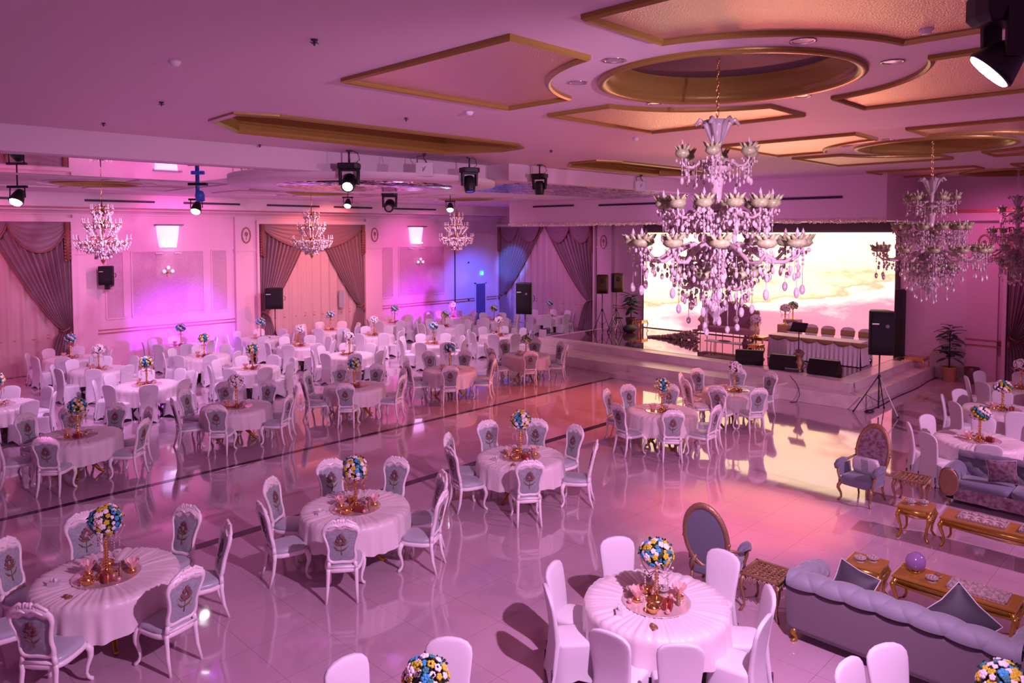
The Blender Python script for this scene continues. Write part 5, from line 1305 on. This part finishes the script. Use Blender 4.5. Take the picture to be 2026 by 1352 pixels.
# ================================================================== CEILING AND WALL FITTINGS
for i, (x, y, l) in enumerate([(3.6, 6.05, 'near the top left of the ceiling'), (3.85, 10.35, 'left of the long gold recess'), (3.92, 12.95, 'near the left ceiling step'), (11.9, 10.55, 'between the two gold recesses'), (7.05, 13.95, 'left of the blue-lensed moving head'), (7.0, 9.15, 'in front of the long gold recess')]):
    t = thing('fire_sprinkler', 'small black sprinkler '+l, 'sprinkler', (x, y, C), .5*i, 'ceiling sprinklers')
    b = MB(); b.lathe([(.035, 0), (.03, -.012), (.012, -.018), (.010, -.05), (.004, -.06)], n=10); b.build('stem', STEEL, t)
    b = MB()
    for q in range(4): b.box(.0, .045, -.006, .006, -.034, -.028, RZ(q*pi/2))
    b.build('deflector', STEEL, t)
for x, y, l in [(3.04, 7.8, 'at the upper left of the ceiling'), (7.3, 8.05, 'between the first gold panel and the recess'), (11.5, 8.1, 'left of the big chandelier'), (7.1, 2.0, 'near the top right moving head')]:
    t = thing('smoke_detector', 'round white smoke detector '+l, 'smoke detector', (x, y, C), 0, 'smoke detectors')
    b = MB(); b.lathe([(.06, 0), (.06, -.02), (.045, -.035), (.04, -.05), (0, -.052)], n=20); b.build('body', WHITEPL, t)
dl = [(5.62, 3.92), (6.45, 5.2), (6.36, 2.74), (7.8, 2.76), (8.5, 4.03+.1), (7.95, 5.85)]
for i in range(6):
    for mi, c in enumerate(MODS[:3]):
        a = radians([168, 128, 232, 285, 355, 62][i]); x, y = c[0]+1.68*cos(a), c[1]+1.68*sin(a)
        if mi == 2 and x > XR-.2: continue
        t = thing('downlight', 'round recessed downlight, %s of the %s gold ceiling ring' % (['left side', 'rear left', 'front left', 'front', 'right side', 'rear'][i], ['nearest', 'second', 'farthest'][mi]), 'downlight', (x, y, C), 0, 'ring downlights')
        b = MB(); b.lathe([(.10, 0), (.115, -.006), (.12, -.012), (.095, -.012), (.09, 0)], n=24, cap=False); b.build('rim', CHROME, t)
        b = MB(); b.lathe([(0, -.004), (.092, -.004)], n=24, cap=False); b.build('glass', GLASSP, t)
def wall_lamp(label, x):
    t = thing('wall_uplight', label, 'wall lamp', (x, YW, 4.2), 0)
    b = MB(); b.box(-.48, .48, -.34, -.0, .84, .88); b.build('top_bar', STEEL, t)
    def sh(u, v):
        a = -pi/2+pi*u; w_ = .30+.12*v**.7
        return (w_*sin(a), -.02-.26*cos(a)*(.6+.4*v), .02+.80*v)
    b = MB(); b.grid(sh, 18, 8); b.build('shade', LAMPGLOW, t)
    b = MB(); b.box(-.20, .20, -.33, -.24, .03, .10); b.build('bulb_strip', LAMPHOT, t, .02)
    for q in (-1, 1): b = MB(); b.box(q*.34-.13, q*.34+.13, -.1, 0, -.22, -.18); b.build('bracket', WHITEPL, t)
wall_lamp('glowing violet wall shade above the left wallpaper panel', 10.8)
wall_lamp('glowing violet wall shade above the right wallpaper panel', 22.5)
for x, l in ((10.75, 'left'), (22.7, 'right')):
    t = thing('wall_sconce', 'three-globe crystal sconce on the %s wallpaper panel' % l, 'sconce', (x, YW-.012, 3.28), 0, 'globe sconces')
    b = MB(); b.lathe([(0, 0), (.05, 0), (.04, .03), (0, .03)], n=14, M=RX(pi/2)); b.tube([(0, -.02, 0), (-.1, -.12, -.04), (-.15, -.14, .0)], .01, 6); b.tube([(0, -.02, 0), (.1, -.12, -.04), (.15, -.14, .0)], .01, 6); b.tube([(0, -.02, 0), (0, -.14, .1)], .01, 6); b.tube([(0, -.05, 0), (-.02, -.06, -.16)], .01, 6); b.build('arms', GOLD, t)
    for p in ((-.15, -.14, .05), (.15, -.14, .05), (0, -.15, .19)): b = MB(); b.ball(p, .06, (1, 1, 1.1), 12, 8); b.build('globe', SCONCE, t)
t = thing('exit_sign', 'small green exit sign above the dark door', 'sign', (26.9, YW-.03, 2.5), 0)
b = MB(); b.box(-.11, .11, -.02, .02, 0, .22); b.build('panel', EXITM, t, .004)
b = MB(); b.ball((.02, -.024, .16), .018, (1, .2, 1), 8, 5); b.tube([(.015, -.024, .14), (0, -.024, .085), (.04, -.024, .03)], [.012, .014, .008], 5); b.tube([(0, -.024, .085), (-.045, -.024, .04)], .008, 5); b.tube([(-.04, -.024, .12), (.01, -.024, .13), (.05, -.024, .10)], .006, 5); b.build('running_figure', EXITW, t)
for z in (3.2, 1.25): 
    b = MB(); b.ball((25.95, YW-.04, z), .05, (1, .6, 1), 8, 6); tag(b.build('round_hook', DARK), 'small black knob, %s of two left of the dark door' % ('upper' if z > 2 else 'lower'), 'knob')
# ladder-like white rack beside the middle curtains, cable on the stage face
t = thing('wall_speaker_panel', 'small grey box hanging on the sheer curtain behind the middle tables', 'box', (18.1, YW-.30, 1.45), 0)
b = MB(); b.box(-.12, .12, -.05, .05, 0, .75); b.build('case', GREYFAB, t, .01)
b = MB(); b.tube([(20.75, 9.2, .628), (20.72, 9.0, .44), (20.33, 8.75, .375), (20.28, 8.7, .2), (20.2, 8.75, .012), (20.1, 8.9, .01)], .01, 6); tag(b.build('cable', BLACKPL), 'thin black cable running down the stage front from the monitors', 'cable')
b = MB(); pts = [(20.3+.2*sin(i*.6), 7.0-.05*i*0, .012) for i in range(2)]; pts = [(20.35, 6.95, .012), (21.5, 6.93, .012), (23.0, 6.97, .012), (24.5, 6.93, .012), (26.0, 7.0, .012), (26.9, 6.98, .012)]
b.tube(catmull(pts, 6, False), .011, 6); tag(b.build('cable', BLACKPL), 'black cable along the foot of the right stage side', 'cable')
b = MB(); R_ = random.Random(1)
pts = [(20.45+.16*cos(i*.9)*(1+.3*sin(i)), 6.9+.10*sin(i*.9), .014+.004*(i % 4)) for i in range(40)]
b.tube(catmull(pts, 3, False), .009, 5); tag(b.build('cable_coil', BLACKPL), 'tangle of black cable at the foot of the right speaker stand', 'cable')
for o in [ORNATE, COVERED, SASHED, TABLE, GC, SC]+PROTOS+BMESH: drop(o)
